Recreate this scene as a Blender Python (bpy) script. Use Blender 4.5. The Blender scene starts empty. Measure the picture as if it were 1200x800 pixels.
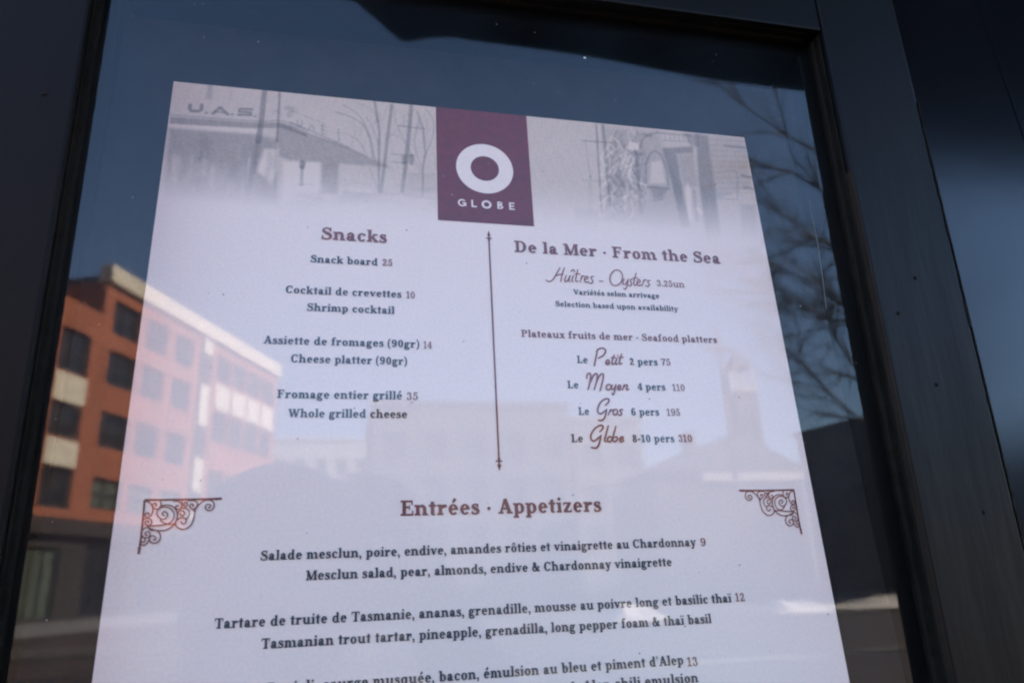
import bpy, bmesh, math, random
from mathutils import Vector, Matrix

# ---------------------------------------------------------------- camera, sky, sun, exposure
S = bpy.context.scene
COL = S.collection
CAM = Vector((-0.06166, -0.27678, 1.5))
cd = bpy.data.cameras.new('camera_view')
cd.sensor_width = 36.0
cd.lens = 26.165
cd.clip_start, cd.clip_end = 0.01, 3000
cd.dof.use_dof = True
cd.dof.focus_distance = 0.345
cd.dof.aperture_fstop = 20.0
cam = bpy.data.objects.new('camera_view', cd)
COL.objects.link(cam)
rx = Vector((0.97555, -0.21622, -0.03932)); dn = Vector((0.02943, 0.30583, -0.95163)); fw = Vector((0.21779, 0.92721, 0.30472))
cam.matrix_world = Matrix(((rx.x, -dn.x, -fw.x, CAM.x), (rx.y, -dn.y, -fw.y, CAM.y), (rx.z, -dn.z, -fw.z, CAM.z), (0, 0, 0, 1)))
S.camera = cam

SUN_EL, SUN_AZ = math.radians(32), math.radians(20)      # azimuth from +x towards +y (the sun stands behind the shop wall)
W = bpy.data.worlds.new('World'); S.world = W; W.use_nodes = True
nt = W.node_tree
sky = nt.nodes.new('ShaderNodeTexSky'); sky.sky_type = 'NISHITA'; sky.sun_disc = False
sky.sun_elevation = SUN_EL; sky.sun_rotation = math.radians(90)-SUN_AZ
sky.air_density = 1.0; sky.dust_density = .4; sky.ozone_density = 3.6
nt.links.new(sky.outputs[0], nt.nodes['Background'].inputs[0])
nt.nodes['Background'].inputs[1].default_value = 0.08
sd = bpy.data.lights.new('sun', 'SUN'); sd.energy = 5.0; sd.angle = math.radians(.5); sd.color = (1, .93, .83)
sun = bpy.data.objects.new('sun', sd); COL.objects.link(sun)
sun.rotation_euler = Vector((math.cos(SUN_EL)*math.cos(SUN_AZ), math.cos(SUN_EL)*math.sin(SUN_AZ), math.sin(SUN_EL))).to_track_quat('Z', 'Y').to_euler()
sun.location = (20, 10, 20)
S.view_settings.view_transform = 'Standard'; S.view_settings.look = 'None'
S.view_settings.exposure = 3.48; S.view_settings.gamma = 1.0
S.render.engine = 'CYCLES'
S.cycles.filter_width = 2.2
S.cycles.use_denoising = True
S.cycles.max_bounces = 8; S.cycles.transparent_max_bounces = 12
S.cycles.caustics_reflective = False; S.cycles.caustics_refractive = False
S.cycles.sample_clamp_indirect = 4.0

# ---------------------------------------------------------------- helpers
def tag(o, label=None, cat=None, group=None, kind=None):
    if label: o['label'] = label
    if cat: o['category'] = cat
    if group: o['group'] = group
    if kind: o['kind'] = kind
    return o

def empty(name, loc=(0, 0, 0), rz=0, label=None, cat=None, group=None):
    o = bpy.data.objects.new(name, None); COL.objects.link(o)
    o.location = loc; o.rotation_euler = (0, 0, rz); o.empty_display_size = .1
    return tag(o, label, cat, group)

class MB:
    """collects faces, then links them as one mesh object"""
    def __init__(s): s.v, s.f, s.m = [], [], []
    def face(s, pts, m=0):
        n = len(s.v); s.v += [tuple(p) for p in pts]; s.f.append(tuple(range(n, n+len(pts)))); s.m.append(m)
    def box(s, a, b, m=0):
        (x0, y0, z0), (x1, y1, z1) = a, b
        n = len(s.v)
        s.v += [(x0, y0, z0), (x1, y0, z0), (x1, y1, z0), (x0, y1, z0), (x0, y0, z1), (x1, y0, z1), (x1, y1, z1), (x0, y1, z1)]
        for q in ((0, 3, 2, 1), (4, 5, 6, 7), (0, 1, 5, 4), (1, 2, 6, 5), (2, 3, 7, 6), (3, 0, 4, 7)):
            s.f.append(tuple(n+i for i in q)); s.m.append(m)
        return s
    def prism(s, prof, axis, a, b, m=0):
        """closed profile (list of 2-D points) swept along axis from a to b"""
        def P(p, t): return {'x': (t, p[0], p[1]), 'y': (p[0], t, p[1]), 'z': (p[0], p[1], t)}[axis]
        n, k = len(s.v), len(prof)
        s.v += [P(p, a) for p in prof]+[P(p, b) for p in prof]
        for i in range(k):
            j = (i+1) % k
            s.f.append((n+i, n+j, n+k+j, n+k+i)); s.m.append(m)
        s.f.append(tuple(n+i for i in reversed(range(k)))); s.m.append(m)
        s.f.append(tuple(n+k+i for i in range(k))); s.m.append(m)
        return s
    def tube(s, pts, rad, sides=6, m=0):
        P = [Vector(p) for p in pts]
        n0 = len(s.v)
        up = Vector((.31, .22, .93))
        for i, p in enumerate(P):
            d = (P[min(len(P)-1, i+1)]-P[max(0, i-1)]).normalized()
            a = d.cross(up)
            if a.length < 1e-4: a = d.cross(Vector((1, 0, 0)))
            a.normalize(); b = d.cross(a)
            r = rad[i] if isinstance(rad, (list, tuple)) else rad
            for k in range(sides):
                t = 2*math.pi*k/sides
                s.v.append(tuple(p+a*math.cos(t)*r+b*math.sin(t)*r))
        for i in range(len(P)-1):
            for k in range(sides):
                k2 = (k+1) % sides
                s.f.append((n0+i*sides+k, n0+i*sides+k2, n0+(i+1)*sides+k2, n0+(i+1)*sides+k)); s.m.append(m)
        s.f.append(tuple(n0+k for k in reversed(range(sides)))); s.m.append(m)
        s.f.append(tuple(n0+(len(P)-1)*sides+k for k in range(sides))); s.m.append(m)
        return s
    def build(s, name, mats, parent=None, bevel=0, smooth=False, fix=True):
        me = bpy.data.meshes.new(name); me.from_pydata(s.v, [], s.f)
        for m in (mats if isinstance(mats, (list, tuple)) else [mats]): me.materials.append(m)
        me.polygons.foreach_set('material_index', s.m)
        if fix or bevel:
            bm = bmesh.new(); bm.from_mesh(me)
            bmesh.ops.recalc_face_normals(bm, faces=bm.faces)
            if bevel:
                es = [e for e in bm.edges if len(e.link_faces) == 2 and e.calc_face_angle(0) > .5]
                bmesh.ops.bevel(bm, geom=es, offset=bevel, segments=2, affect='EDGES', profile=.6)
            bm.to_mesh(me); bm.free()
        if smooth: me.polygons.foreach_set('use_smooth', [True]*len(me.polygons))
        o = bpy.data.objects.new(name, me); COL.objects.link(o)
        if parent: o.parent = parent
        return o

def mat(name, col, rough=.7, spec=.5, metal=0, vary=0, scale=8, bump=0, bscale=60, coord='Object', stretch=(1, 1, 1), col2=None, coat=0):
    """Principled material whose colour is varied and whose surface is roughened by noise"""
    m = bpy.data.materials.new(name); m.use_nodes = True
    N, Lk = m.node_tree.nodes, m.node_tree.links
    b = N['Principled BSDF']
    b.inputs['Roughness'].default_value = rough; b.inputs['Specular IOR Level'].default_value = spec; b.inputs['Metallic'].default_value = metal
    b.inputs['Base Color'].default_value = (*col, 1)
    if coat: b.inputs['Coat Weight'].default_value = coat; b.inputs['Coat Roughness'].default_value = .08
    tc = N.new('ShaderNodeTexCoord'); mp = N.new('ShaderNodeMapping'); mp.inputs['Scale'].default_value = stretch
    Lk.new(tc.outputs[coord], mp.inputs[0])
    if vary:
        n = N.new('ShaderNodeTexNoise'); n.inputs['Scale'].default_value = scale; n.inputs['Detail'].default_value = 6; n.inputs['Roughness'].default_value = .65
        Lk.new(mp.outputs[0], n.inputs['Vector'])
        r = N.new('ShaderNodeValToRGB')
        r.color_ramp.elements[0].position = .3; r.color_ramp.elements[1].position = .72
        c2 = col2 or tuple(min(1, c*(1+vary)) for c in col); c1 = tuple(c*(1-vary) for c in col) if not col2 else col
        r.color_ramp.elements[0].color = (*c1, 1); r.color_ramp.elements[1].color = (*c2, 1)
        Lk.new(n.outputs['Fac'], r.inputs[0]); Lk.new(r.outputs[0], b.inputs['Base Color'])
    if bump:
        n2 = N.new('ShaderNodeTexNoise'); n2.inputs['Scale'].default_value = bscale; n2.inputs['Detail'].default_value = 4
        Lk.new(mp.outputs[0], n2.inputs['Vector'])
        bp = N.new('ShaderNodeBump'); bp.inputs['Strength'].default_value = bump; bp.inputs['Distance'].default_value = .01
        Lk.new(n2.outputs['Fac'], bp.inputs['Height']); Lk.new(bp.outputs[0], b.inputs['Normal'])
    return m

def brick_mat(name, c1, c2, mortar, scale):
    m = bpy.data.materials.new(name); m.use_nodes = True
    N, Lk = m.node_tree.nodes, m.node_tree.links
    b = N['Principled BSDF']; b.inputs['Roughness'].default_value = .9; b.inputs['Specular IOR Level'].default_value = .2
    tc = N.new('ShaderNodeTexCoord'); mp = N.new('ShaderNodeMapping'); mp.inputs['Rotation'].default_value = (math.radians(90), 0, 0)
    br = N.new('ShaderNodeTexBrick'); br.inputs['Color1'].default_value = (*c1, 1); br.inputs['Color2'].default_value = (*c2, 1); br.inputs['Mortar'].default_value = (*mortar, 1)
    br.inputs['Scale'].default_value = scale; br.inputs['Mortar Size'].default_value = .015
    Lk.new(tc.outputs['Object'], mp.inputs[0]); Lk.new(mp.outputs[0], br.inputs[0])
    n = N.new('ShaderNodeTexNoise'); n.inputs['Scale'].default_value = .6; n.inputs['Detail'].default_value = 5
    Lk.new(tc.outputs['Object'], n.inputs[0])
    mx = N.new('ShaderNodeMix'); mx.data_type = 'RGBA'; mx.blend_type = 'MULTIPLY'
    rp = N.new('ShaderNodeValToRGB'); rp.color_ramp.elements[0].position = .3; rp.color_ramp.elements[0].color = (.72, .72, .72, 1); rp.color_ramp.elements[1].position = .7
    Lk.new(n.outputs['Fac'], rp.inputs[0])
    mx.inputs[0].default_value = 1
    Lk.new(br.outputs[0], mx.inputs[6]); Lk.new(rp.outputs[0], mx.inputs[7]); Lk.new(mx.outputs[2], b.inputs['Base Color'])
    return m

def glass_mat(name, f0, tint, rough=0.0, dust=0):
    """a thin clear pane: clear straight through, mirror-like by the angle of view (the same from both sides)"""
    m = bpy.data.materials.new(name); m.use_nodes = True
    N, Lk = m.node_tree.nodes, m.node_tree.links
    for n in list(N): N.remove(n)
    out = N.new('ShaderNodeOutputMaterial')
    lw = N.new('ShaderNodeLayerWeight'); lw.inputs[0].default_value = .5
    p = N.new('ShaderNodeMath'); p.operation = 'POWER'; p.inputs[1].default_value = 5
    ma = N.new('ShaderNodeMath'); ma.operation = 'MULTIPLY_ADD'; ma.inputs[1].default_value = 1-f0; ma.inputs[2].default_value = f0
    Lk.new(lw.outputs['Facing'], p.inputs[0]); Lk.new(p.outputs[0], ma.inputs[0])
    tr = N.new('ShaderNodeBsdfTransparent'); tr.inputs[0].default_value = (*tint, 1)
    gl = N.new('ShaderNodeBsdfGlossy'); gl.inputs['Roughness'].default_value = rough; gl.inputs[0].default_value = (1, 1, 1, 1)
    mx = N.new('ShaderNodeMixShader')
    src = gl
    if rough:     # a smeared pane: most of the mirror image is nearly sharp, a little of it is spread wide
        g2 = N.new('ShaderNodeBsdfGlossy'); g2.inputs['Roughness'].default_value = .36; g2.inputs[0].default_value = (1, 1, 1, 1)
        sm = N.new('ShaderNodeTexNoise'); sm.inputs['Scale'].default_value = 9; sm.inputs['Detail'].default_value = 5; tco = N.new('ShaderNodeTexCoord'); mpp = N.new('ShaderNodeMapping'); mpp.inputs['Scale'].default_value = (1.6, 1, .5)
        Lk.new(tco.outputs['Object'], mpp.inputs[0]); Lk.new(mpp.outputs[0], sm.inputs['Vector'])
        mr = N.new('ShaderNodeMapRange'); mr.inputs[1].default_value = .3; mr.inputs[2].default_value = .75; mr.inputs[3].default_value = .04; mr.inputs[4].default_value = .22
        Lk.new(sm.outputs['Fac'], mr.inputs[0])
        src = N.new('ShaderNodeMixShader'); Lk.new(mr.outputs[0], src.inputs[0]); Lk.new(gl.outputs[0], src.inputs[1]); Lk.new(g2.outputs[0], src.inputs[2])
    Lk.new(ma.outputs[0], mx.inputs[0]); Lk.new(tr.outputs[0], mx.inputs[1]); Lk.new(src.outputs[0], mx.inputs[2])
    last = mx
    if dust:      # a thin film of dust
        tc = N.new('ShaderNodeTexCoord'); n = N.new('ShaderNodeTexNoise'); n.inputs['Scale'].default_value = 22; n.inputs['Detail'].default_value = 9; n.inputs['Roughness'].default_value = .7
        Lk.new(tc.outputs['Object'], n.inputs[0])
        r = N.new('ShaderNodeMapRange'); r.inputs[1].default_value = .35; r.inputs[2].default_value = .8; r.inputs[3].default_value = dust*.35; r.inputs[4].default_value = dust
        Lk.new(n.outputs['Fac'], r.inputs[0])
        df = N.new('ShaderNodeBsdfDiffuse'); df.inputs[0].default_value = (.55, .52, .48, 1)
        m2 = N.new('ShaderNodeMixShader'); Lk.new(r.outputs[0], m2.inputs[0]); Lk.new(mx.outputs[0], m2.inputs[1]); Lk.new(df.outputs[0], m2.inputs[2]); last = m2
    Lk.new(last.outputs[0], out.inputs[0])
    return m

M = {}
M['paint'] = mat('dark_gloss_paint', (.0027, .0023, .0023), rough=.40, spec=.125, vary=.3, scale=9, bump=.13, bscale=34, stretch=(1, 1, .12))
M['paint_left'] = mat('dark_brown_paint', (.0052, .0038, .0032), rough=.45, spec=.09, vary=.3, scale=9, bump=.12, bscale=34, stretch=(1, 1, .12))
M['bead'] = mat('black_bead_paint', (.0055, .0042, .0030), rough=.6, spec=.06, vary=.5, scale=40, bump=.3, bscale=90)
M['worn'] = mat('worn_brown_edge', (.020, .0125, .008), rough=.8, spec=.15, vary=.5, scale=60, col2=(.010, .007, .005))
M['panel'] = mat('black_lacquer', (.004, .0045, .006), rough=.165, spec=.30, vary=.3, scale=5, bump=.02, bscale=12)
M['board'] = mat('black_backing', (.015, .0135, .0135), rough=.85, spec=.1, vary=.3, scale=30, bump=.1, bscale=200)
M['glass'] = glass_mat('clear_glass', .039, (.98, .99, .985), .029, .0025)
M['glass_back'] = glass_mat('glass_inner_face', .0, (.99, .995, .99))
M['stucco'] = mat('grey_render', (.09, .085, .08), rough=.9, vary=.2, scale=3, bump=.3, bscale=30)
M['asphalt'] = mat('wet_asphalt', (.050, .030, .018), rough=.75, vary=.45, scale=.9, bump=.3, bscale=30)
M['concrete'] = mat('concrete_pavement', (.075, .055, .040), rough=.9, vary=.25, scale=1.3, bump=.2, bscale=30)
M['soil'] = mat('bare_ground', (.075, .06, .05), rough=.95, vary=.4, scale=.3)
M['snow'] = mat('old_snow', (.72, .72, .74), rough=.8, vary=.0, bump=.6, bscale=5)
M['snow'] = mat('old_snow', (.55, .46, .36), rough=.8, vary=.3, scale=2.2, col2=(.90, .80, .66), bump=.6, bscale=6)
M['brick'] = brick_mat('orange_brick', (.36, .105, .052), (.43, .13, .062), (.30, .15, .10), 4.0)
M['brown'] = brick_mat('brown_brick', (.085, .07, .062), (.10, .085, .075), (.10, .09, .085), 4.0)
M['stone'] = mat('cream_stone', (.62, .53, .40), rough=.85, vary=.2, scale=1.4, bump=.2, bscale=12)
M['grey_stone'] = mat('grey_stone', (.13, .12, .115), rough=.88, vary=.18, scale=.6)
M['pale_stone'] = mat('pale_stone', (.46, .43, .39), rough=.88, vary=.2, scale=.5)
M['tan_stone'] = mat('tan_stone', (.20, .175, .14), rough=.88, vary=.2, scale=.8)
M['dark_wall'] = mat('dark_shingle', (.030, .021, .016), rough=.85, vary=.25, scale=1.2)
M['slate'] = mat('slate_roof', (.07, .07, .075), rough=.7, vary=.3, scale=1.5)
M['pane'] = mat('dark_pane', (.02, .022, .025), rough=.08, spec=.6, vary=.4, scale=.7)
M['shop'] = mat('shop_display', (.07, .085, .06), rough=.5, vary=.6, scale=1.6)
M['dull_pane'] = mat('dull_pane', (.09, .088, .085), rough=.35, vary=.3, scale=.5)
M['frame'] = mat('window_frame', (.045, .04, .038), rough=.6, vary=.2, scale=2)
M['bark'] = mat('grey_bark', (.075, .06, .05), rough=.95, vary=.35, scale=6, bump=.5, bscale=18)
M['pole'] = mat('weathered_timber', (.12, .10, .085), rough=.9, vary=.3, scale=4)
M['metal'] = mat('dull_metal', (.25, .25, .26), rough=.45, metal=.8, vary=.2, scale=6)
M['awning'] = mat('dark_canvas', (.012, .013, .018), rough=.9, spec=.15, vary=.3, scale=5, bump=.15, bscale=300)


# ---------------------------------------------------------------- the street behind the photographer (seen mirrored in the pane)
def sheet(name, x0, x1, y0, y1, z, m):
    b = MB(); b.face([(x0, y0, z), (x1, y0, z), (x1, y1, z), (x0, y1, z)]); return tag(b.build(name, m, fix=False), kind='structure')
sheet('ground', -900, 900, -1400, 60, 0, M['soil'])
sheet('road', -300, 300, -22, -3.4, .004, M['asphalt'])
kb = MB(); kb.box((-300, -3.4, 0), (300, .0, .012)); tag(kb.build('pavement', M['concrete']), kind='structure')
kb = MB(); kb.box((-300, -26, 0), (300, -22, .13)); tag(kb.build('far_pavement', M['concrete']), kind='structure')
sheet('side_street', -16, 8, -300, -26.05, .006, M['asphalt'])
for y in (-12.6, -12.9):
    b = MB(); b.face([(-120, y-.06, .009), (120, y-.06, .009), (120, y+.06, .009), (-120, y+.06, .009)])
    tag(b.build('road_marking', mat('road_paint', (.5, .45, .3), rough=.8, vary=.3, scale=3), fix=False), kind='structure')

def heap(name, x0, x1, yc, wid, hmax, seed, label, group):
    rnd = random.Random(seed)
    nx, ny = max(8, int((x1-x0)/.35)), 12
    ph = [rnd.uniform(0, 6.28) for _ in range(6)]
    V, F = [], []
    for i in range(nx+1):
        for j in range(ny+1):
            u, v = i/nx, j/ny
            x = x0+(x1-x0)*u
            e = min(1, 3*u, 3*(1-u))
            hgt = hmax*math.sin(math.pi*min(.5, e*.5))*math.sin(math.pi*v)**.8*(.62+.22*math.sin(x*1.3+ph[0])+.16*math.sin(x*3.1+ph[1]+v*4)+.10*math.sin(x*7+ph[2])+.06*rnd.random())
            V.append((x, yc+wid*(v-.5)+.2*math.sin(x*.9+ph[3]), max(-.01, hgt)))
    for i in range(nx):
        for j in range(ny):
            a = i*(ny+1)+j; F.append((a, a+ny+1, a+ny+2, a+1))
    me = bpy.data.meshes.new(name); me.from_pydata(V, [], F); me.materials.append(M['snow'])
    o = bpy.data.objects.new(name, me); COL.objects.link(o); o.location.z = .125
    return tag(o, label, 'snow bank', group)
g = 'snow banks along the far kerb'
heap('snow_bank', 16.6, 40, -24.3, 3.2, .85, 1, 'long sunlit bank of old snow in front of the dark building', g)
heap('snow_bank', 14.0, 15.8, -24.0, 2.2, .5, 2, 'short heap of snow at the end of the long bank', g)
heap('snow_bank', 8.4, 10.2, -24.0, 2.0, .55, 3, 'lone low snow heap left of the others', g)

# --- buildings: local x runs along the street front, local y points out of it
def facade(root, x0, x1, z0, z1, holes, m, depth, thick=.25, name='wall'):
    xs = sorted({x0, x1, *[h[0] for h in holes], *[h[1] for h in holes]}); zs = sorted({z0, z1, *[h[2] for h in holes], *[h[3] for h in holes]})
    b = MB()
    for xa, xb in zip(xs, xs[1:]):
        for za, zb in zip(zs, zs[1:]):
            cx, cz = (xa+xb)/2, (za+zb)/2
            if any(h[0] < cx < h[1] and h[2] < cz < h[3] for h in holes): continue
            b.face([(xa, 0, za), (xa, 0, zb), (xb, 0, zb), (xb, 0, za)])
    for h in holes:
        a, c, d, e = h[:4]
        for q in (((a, d), (a, e)), ((c, e), (c, d)), ((a, e), (c, e)), ((c, d), (a, d))):
            (xa, za), (xb, zb) = q
            b.face([(xa, 0, za), (xb, 0, zb), (xb, -thick, zb), (xa, -thick, za)])
    b.face([(x0, 0, z0), (x0, -depth, z0), (x0, -depth, z1), (x0, 0, z1)]); b.face([(x1, 0, z0), (x1, 0, z1), (x1, -depth, z1), (x1, -depth, z0)])
    b.face([(x0, -depth, z0), (x1, -depth, z0), (x1, -depth, z1), (x0, -depth, z1)]); b.face([(x0, 0, z1), (x0, -depth, z1), (x1, -depth, z1), (x1, 0, z1)])
    return b.build(name, m, root, fix=False)
def window(root, h, cols=2, rows=2, pm='pane', fm='frame', thick=.25):
    a, c, d, e = h[:4]; w = .09
    b = MB()
    b.box((a, -thick+.01, d), (a+w, -thick+.10, e)); b.box((c-w, -thick+.01, d), (c, -thick+.10, e)); b.box((a+w, -thick+.01, d), (c-w, -thick+.10, d+w)); b.box((a+w, -thick+.01, e-w), (c-w, -thick+.10, e))
    for k in range(1, cols): x = a+(c-a)*k/cols; b.box((x-w/2, -thick+.012, d+w), (x+w/2, -thick+.09, e-w))
    for k in range(1, rows): z = d+(e-d)*k/rows; b.box((a+w, -thick+.014, z-w/2), (c-w, -thick+.085, z+w/2))
    f = b.build('window', M[fm], root)
    b = MB(); b.box((a, -thick-.06, d), (c, -thick, e)); b.build('pane', M[pm], f)
    return f

br = empty('brick_building', (-12.16, -39.0, 0), math.atan2(-.9338, .3578), 'orange brick block with cream stone cornice and dark square windows, mirrored at left', 'building')
tall = []
for x0, x1 in ((.8, 3.0), (3.6, 5.6), (6.4, 8.3)):
    for z0, z1 in ((14.5, 16.3), (11.8, 13.6), (8.6, 10.4), (5.6, 7.1)): tall.append((x0, x1, z0, z1))
shops = [(1.0, 4.2, .6, 3.9), (5.0, 8.2, .6, 3.9)]
facade(br, .0, 9.0, 4.25, 17.0, tall, M['brick'], 12)
facade(br, .0, 9.0, 0, 4.24, shops, M['dark_wall'], 12, name='shop_front')
for h in tall: window(br, h, 2, 2, 'shop' if h[2] < 6 else 'pane')
for h in shops: window(br, h, 3, 1)
b = MB(); b.box((-.02, -.5, 17.002), (19.9, .3, 17.25)); b.box((-.02, -.5, 17.25), (19.8, .22, 17.95)); b.build('cornice', M['stone'], br)
MB().box((.05, -11.9, 17.002), (19.6, -.51, 17.4)).build('roof', M['slate'], br)
for z0, z1 in ((15.9, 17.0), (11.3, 13.9), (7.3, 9.3), (4.96, 6.1)): MB().box((9.25, -.2, z0), (10.25, .12, z1)).build('stone_panel', M['stone'], br)
b = MB(); b.box((9.0, -.4, 0), (10.5, -.03, 17.0)); b.build('recessed_bay', M['dark_wall'], br)
far = []
for k in range(4):
    x0 = 11.1+k*2.1
    for z0, z1 in ((14.6, 16.3), (10.6, 12.6), (7.0, 8.8)): far.append((x0, x0+1.75, z0, z1))
facade(br, 10.5, 19.7, 0, 17.0, far, M['brick'], 12)
for h in far: window(br, h, 2, 1)
for k in range(4): x0 = 11.1+k*2.1; MB().box((x0, -.05, 12.75), (x0+1.8, .07, 14.35)).build('spandrel_panel', M['stone'], br)
low = []
for x0, x1 in ((-2.6, -.55), (-6.2, -4.0)):
    for z0, z1 in ((11.7, 13.8), (8.6, 10.2), (5.4, 7.25)): low.append((x0, x1, z0, z1))
lsh = [(-2.9, -.7, .7, 3.7), (-6.4, -3.8, .7, 3.7)]
facade(br, -9, -.02, 4.25, 15.2, low, M['brick'], 12)
facade(br, -9, -.02, 0, 4.24, lsh, M['dark_wall'], 12, name='shop_front')
for h in low: window(br, h, 2, 2)
for h in lsh: window(br, h, 3, 1, 'shop')
for x0, x1 in ((-2.6, -.55), (-6.2, -4.0)):
    for z0, z1 in ((10.25, 11.6), (7.3, 8.5)): MB().box((x0, -.05, z0), (x1, .06, z1)).build('spandrel_panel', M['stone'], br)
b = MB(); b.box((-9, .02, 4.25), (19.7, .5, 4.95)); b.build('shop_canopy', M['dark_wall'], br)
b = MB(); b.box((-9, -.02, 0), (19.7, .035, .55)); b.build('plinth', M['grey_stone'], br)

def block(name, loc, rz, wdt, dep, hgt, m, cols, rows, label, cat='building', group=None, z0=3.2, roof=None):
    r = empty(name, loc, rz, label, cat, group)
    hs = []
    for i in range(cols):
        for j in range(rows):
            cx = wdt*(i+.5)/cols; zz = z0+(hgt-z0-.6)*j/max(1, rows)
            hs.append((cx-wdt/cols*.3, cx+wdt/cols*.3, zz, zz+(hgt-z0-.6)/max(1, rows)*.6))
    facade(r, 0, wdt, 0, hgt, hs, M[m], dep)
    for h in hs: window(r, h, 1, 2, 'dull_pane', m)
    b = MB(); b.box((-.15, -dep-.1, hgt), (wdt+.15, .15, hgt+.35)); b.build('parapet', M[roof or m], r)
    return r
# fronts that look back at the shop: local y points to +y (rz = 0)
block('office_block', (-9.5, -80, 0), 0, 14.5, 10, 16.2, 'pale_stone', 7, 4, 'distant pale office block with rows of windows between brick block and stone block')
block('stone_block', (1.75, -46, 0), 0, 12.6, 12, 12.2, 'grey_stone', 5, 3, 'broad grey stone block with a flat roof, mirrored at the middle of the sheet', roof='slate')
block('town_house', (16.6, -52, 0), 0, 5.4, 9, 12.6, 'tan_stone', 2, 3, 'narrow tan stone house beside the grey stone block')
# gabled house with a sunlit board under its eaves
gh = empty('gabled_house', (17.4, -40, 0), 0, 'low dark house with a gabled slate roof and pale board under the eaves', 'house')
hs = [(.8, 1.9, 1.2, 2.8), (3.9, 5.0, 1.2, 2.8), (6.9, 8.0, 1.2, 2.8)]
facade(gh, 0, 9.5, 0, 6.5, hs, M['brown'], 7)
for h in hs: window(gh, h)
MB().box((3.1, -.1, 6.52), (9.6, .22, 7.12)).build('eaves_board', M['stone'], gh)
rf = MB().prism([(-.4, 7.14), (9.9, 7.14), (6.0, 9.1), (4.6, 9.1)], 'y', -7.2, .3).build('roof', M['slate'], gh)
MB().box((3.6, -3.4, 8.2), (4.3, -2.7, 10.0)).build('chimney', M['brown'], rf)
# church tower
ch = empty('church_tower', (35.0, -60, 0), 0, 'grey church tower with a belfry and short spire beyond the gabled house', 'tower')
hs = [(.7, 1.3, 12.5, 15.5), (1.9, 2.5, 12.5, 15.5)]
facade(ch, 0, 3.2, 0, 17.2, hs, M['slate'], 3.2)
for h in hs: window(ch, h, 1, 3)
ch.scale = (.68, .68, 1)
MB().box((-.2, -3.4, 17.2), (3.4, .2, 17.6)).build('cornice', M['stone'], ch)
for x in (.15, 2.65):
    for y in (-.5, -3.0): MB().box((x, y, 17.6), (x+.4, y+.4, 19.6)).build('belfry_post', M['stone'], ch)
b = MB(); apex = (1.6, -1.6, 21.4); q = [(-.1, .1, 19.6), (3.3, .1, 19.6), (3.3, -3.3, 19.6), (-.1, -3.3, 19.6)]
for i in range(4): b.face([q[i], q[(i+1) % 4], apex])
b.face(q); b.build('spire', M['slate'], ch)
# dark building with its shaded side to the street
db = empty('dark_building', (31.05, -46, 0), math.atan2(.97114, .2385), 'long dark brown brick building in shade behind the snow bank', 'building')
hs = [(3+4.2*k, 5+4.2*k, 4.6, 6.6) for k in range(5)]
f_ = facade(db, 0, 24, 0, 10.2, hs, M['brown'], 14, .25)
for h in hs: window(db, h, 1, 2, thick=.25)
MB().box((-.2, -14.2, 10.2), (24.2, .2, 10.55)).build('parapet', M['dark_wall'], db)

# utility pole
up = empty('utility_pole', (21.2, -37.5, 0), 0, 'slim weathered utility pole with a cross arm in front of the gabled house', 'utility pole')
MB().tube([(0, 0, 0), (0, 0, 15)], [.17, .11], 8).build('pole', M['pole'], up, smooth=True)
MB().box((-.9, -.06, 13.7), (.9, .06, 13.9)).build('cross_arm', M['pole'], up)
for x in (-.7, -.3, .3, .7): MB().tube([(x, 0, 13.9), (x, 0, 14.12)], .05, 6).build('insulator', M['metal'], up)
MB().tube([(.32, 0, 11.2), (.32, 0, 12.3)], .24, 10).build('transformer', M['metal'], up)

# bare street tree whose limbs hang into the right of the pane
tr = empty('bare_tree', (11.3, -12, 0), 0, 'bare winter tree with long drooping limbs mirrored beside the right edge of the sheet', 'tree')
T0 = Vector((11.3, -12, 0))
tb = MB(); tb.tube([(0, 0, 0), (.05, .02, 1.2), (-.05, 0, 3), (.05, .05, 5.5), (0, 0, 8), (.1, 0, 10.5)], [.27, .22, .19, .16, .12, .07], 10)
tb.build('trunk', M['bark'], tr, smooth=True)
cb = MB(); rnd = random.Random(21)
def grow(p, d, l, r, depth):
    pts, rad = [p], [r]
    n = 5
    for k in range(n):
        d = (d+Vector((rnd.gauss(0, .09), rnd.gauss(0, .09), rnd.gauss(0, .08)+.02))).normalized()
        p = p+d*l/n; pts.append(p); rad.append(r*(1-.75*(k+1)/n)+.003)
        if depth and k >= 1:
            for _ in range(1 if rnd.random() < .75 else 2):
                s = Vector((rnd.gauss(0, .6), rnd.gauss(0, .6), rnd.gauss(.1, .5)))
                grow(p, (d+s).normalized(), l*rnd.uniform(.4, .65), max(.004, rad[-1]*.62), depth-1)
    cb.tube(pts, rad, 5 if r > .02 else 4)
limbs = [([(11.25, 2.9), (10.3, 3.75), (9.67, 4.19), (9.1, 4.75), (8.56, 5.19), (7.7, 5.62)], 0.043),
         ([(11.3, 4.6), (10.8, 5.4), (10.27, 6.05), (9.79, 6.55), (9.23, 6.85), (8.4, 7.25)], 0.064),
         ([(11.3, 5.6), (10.7, 6.0), (10.1, 6.2), (9.4, 6.2), (8.7, 6.6), (8.0, 6.7)], 0.064),
         ([(11.3, 7.4), (10.5, 8.6), (9.67, 9.18), (9.0, 9.5), (8.3, 9.7)], 0.064),
         ([(11.35, 8.8), (10.3, 9.9), (9.2, 10.4), (8.2, 11.0)], 0.054),
         ([(11.3, 6.2), (10.6, 7.2), (9.9, 7.7), (9.2, 7.9), (8.6, 8.4)], 0.061),
         ([(11.2, 3.6), (10.6, 4.4), (9.9, 4.9), (9.4, 5.8), (9.0, 6.3)], 0.064)]
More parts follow.
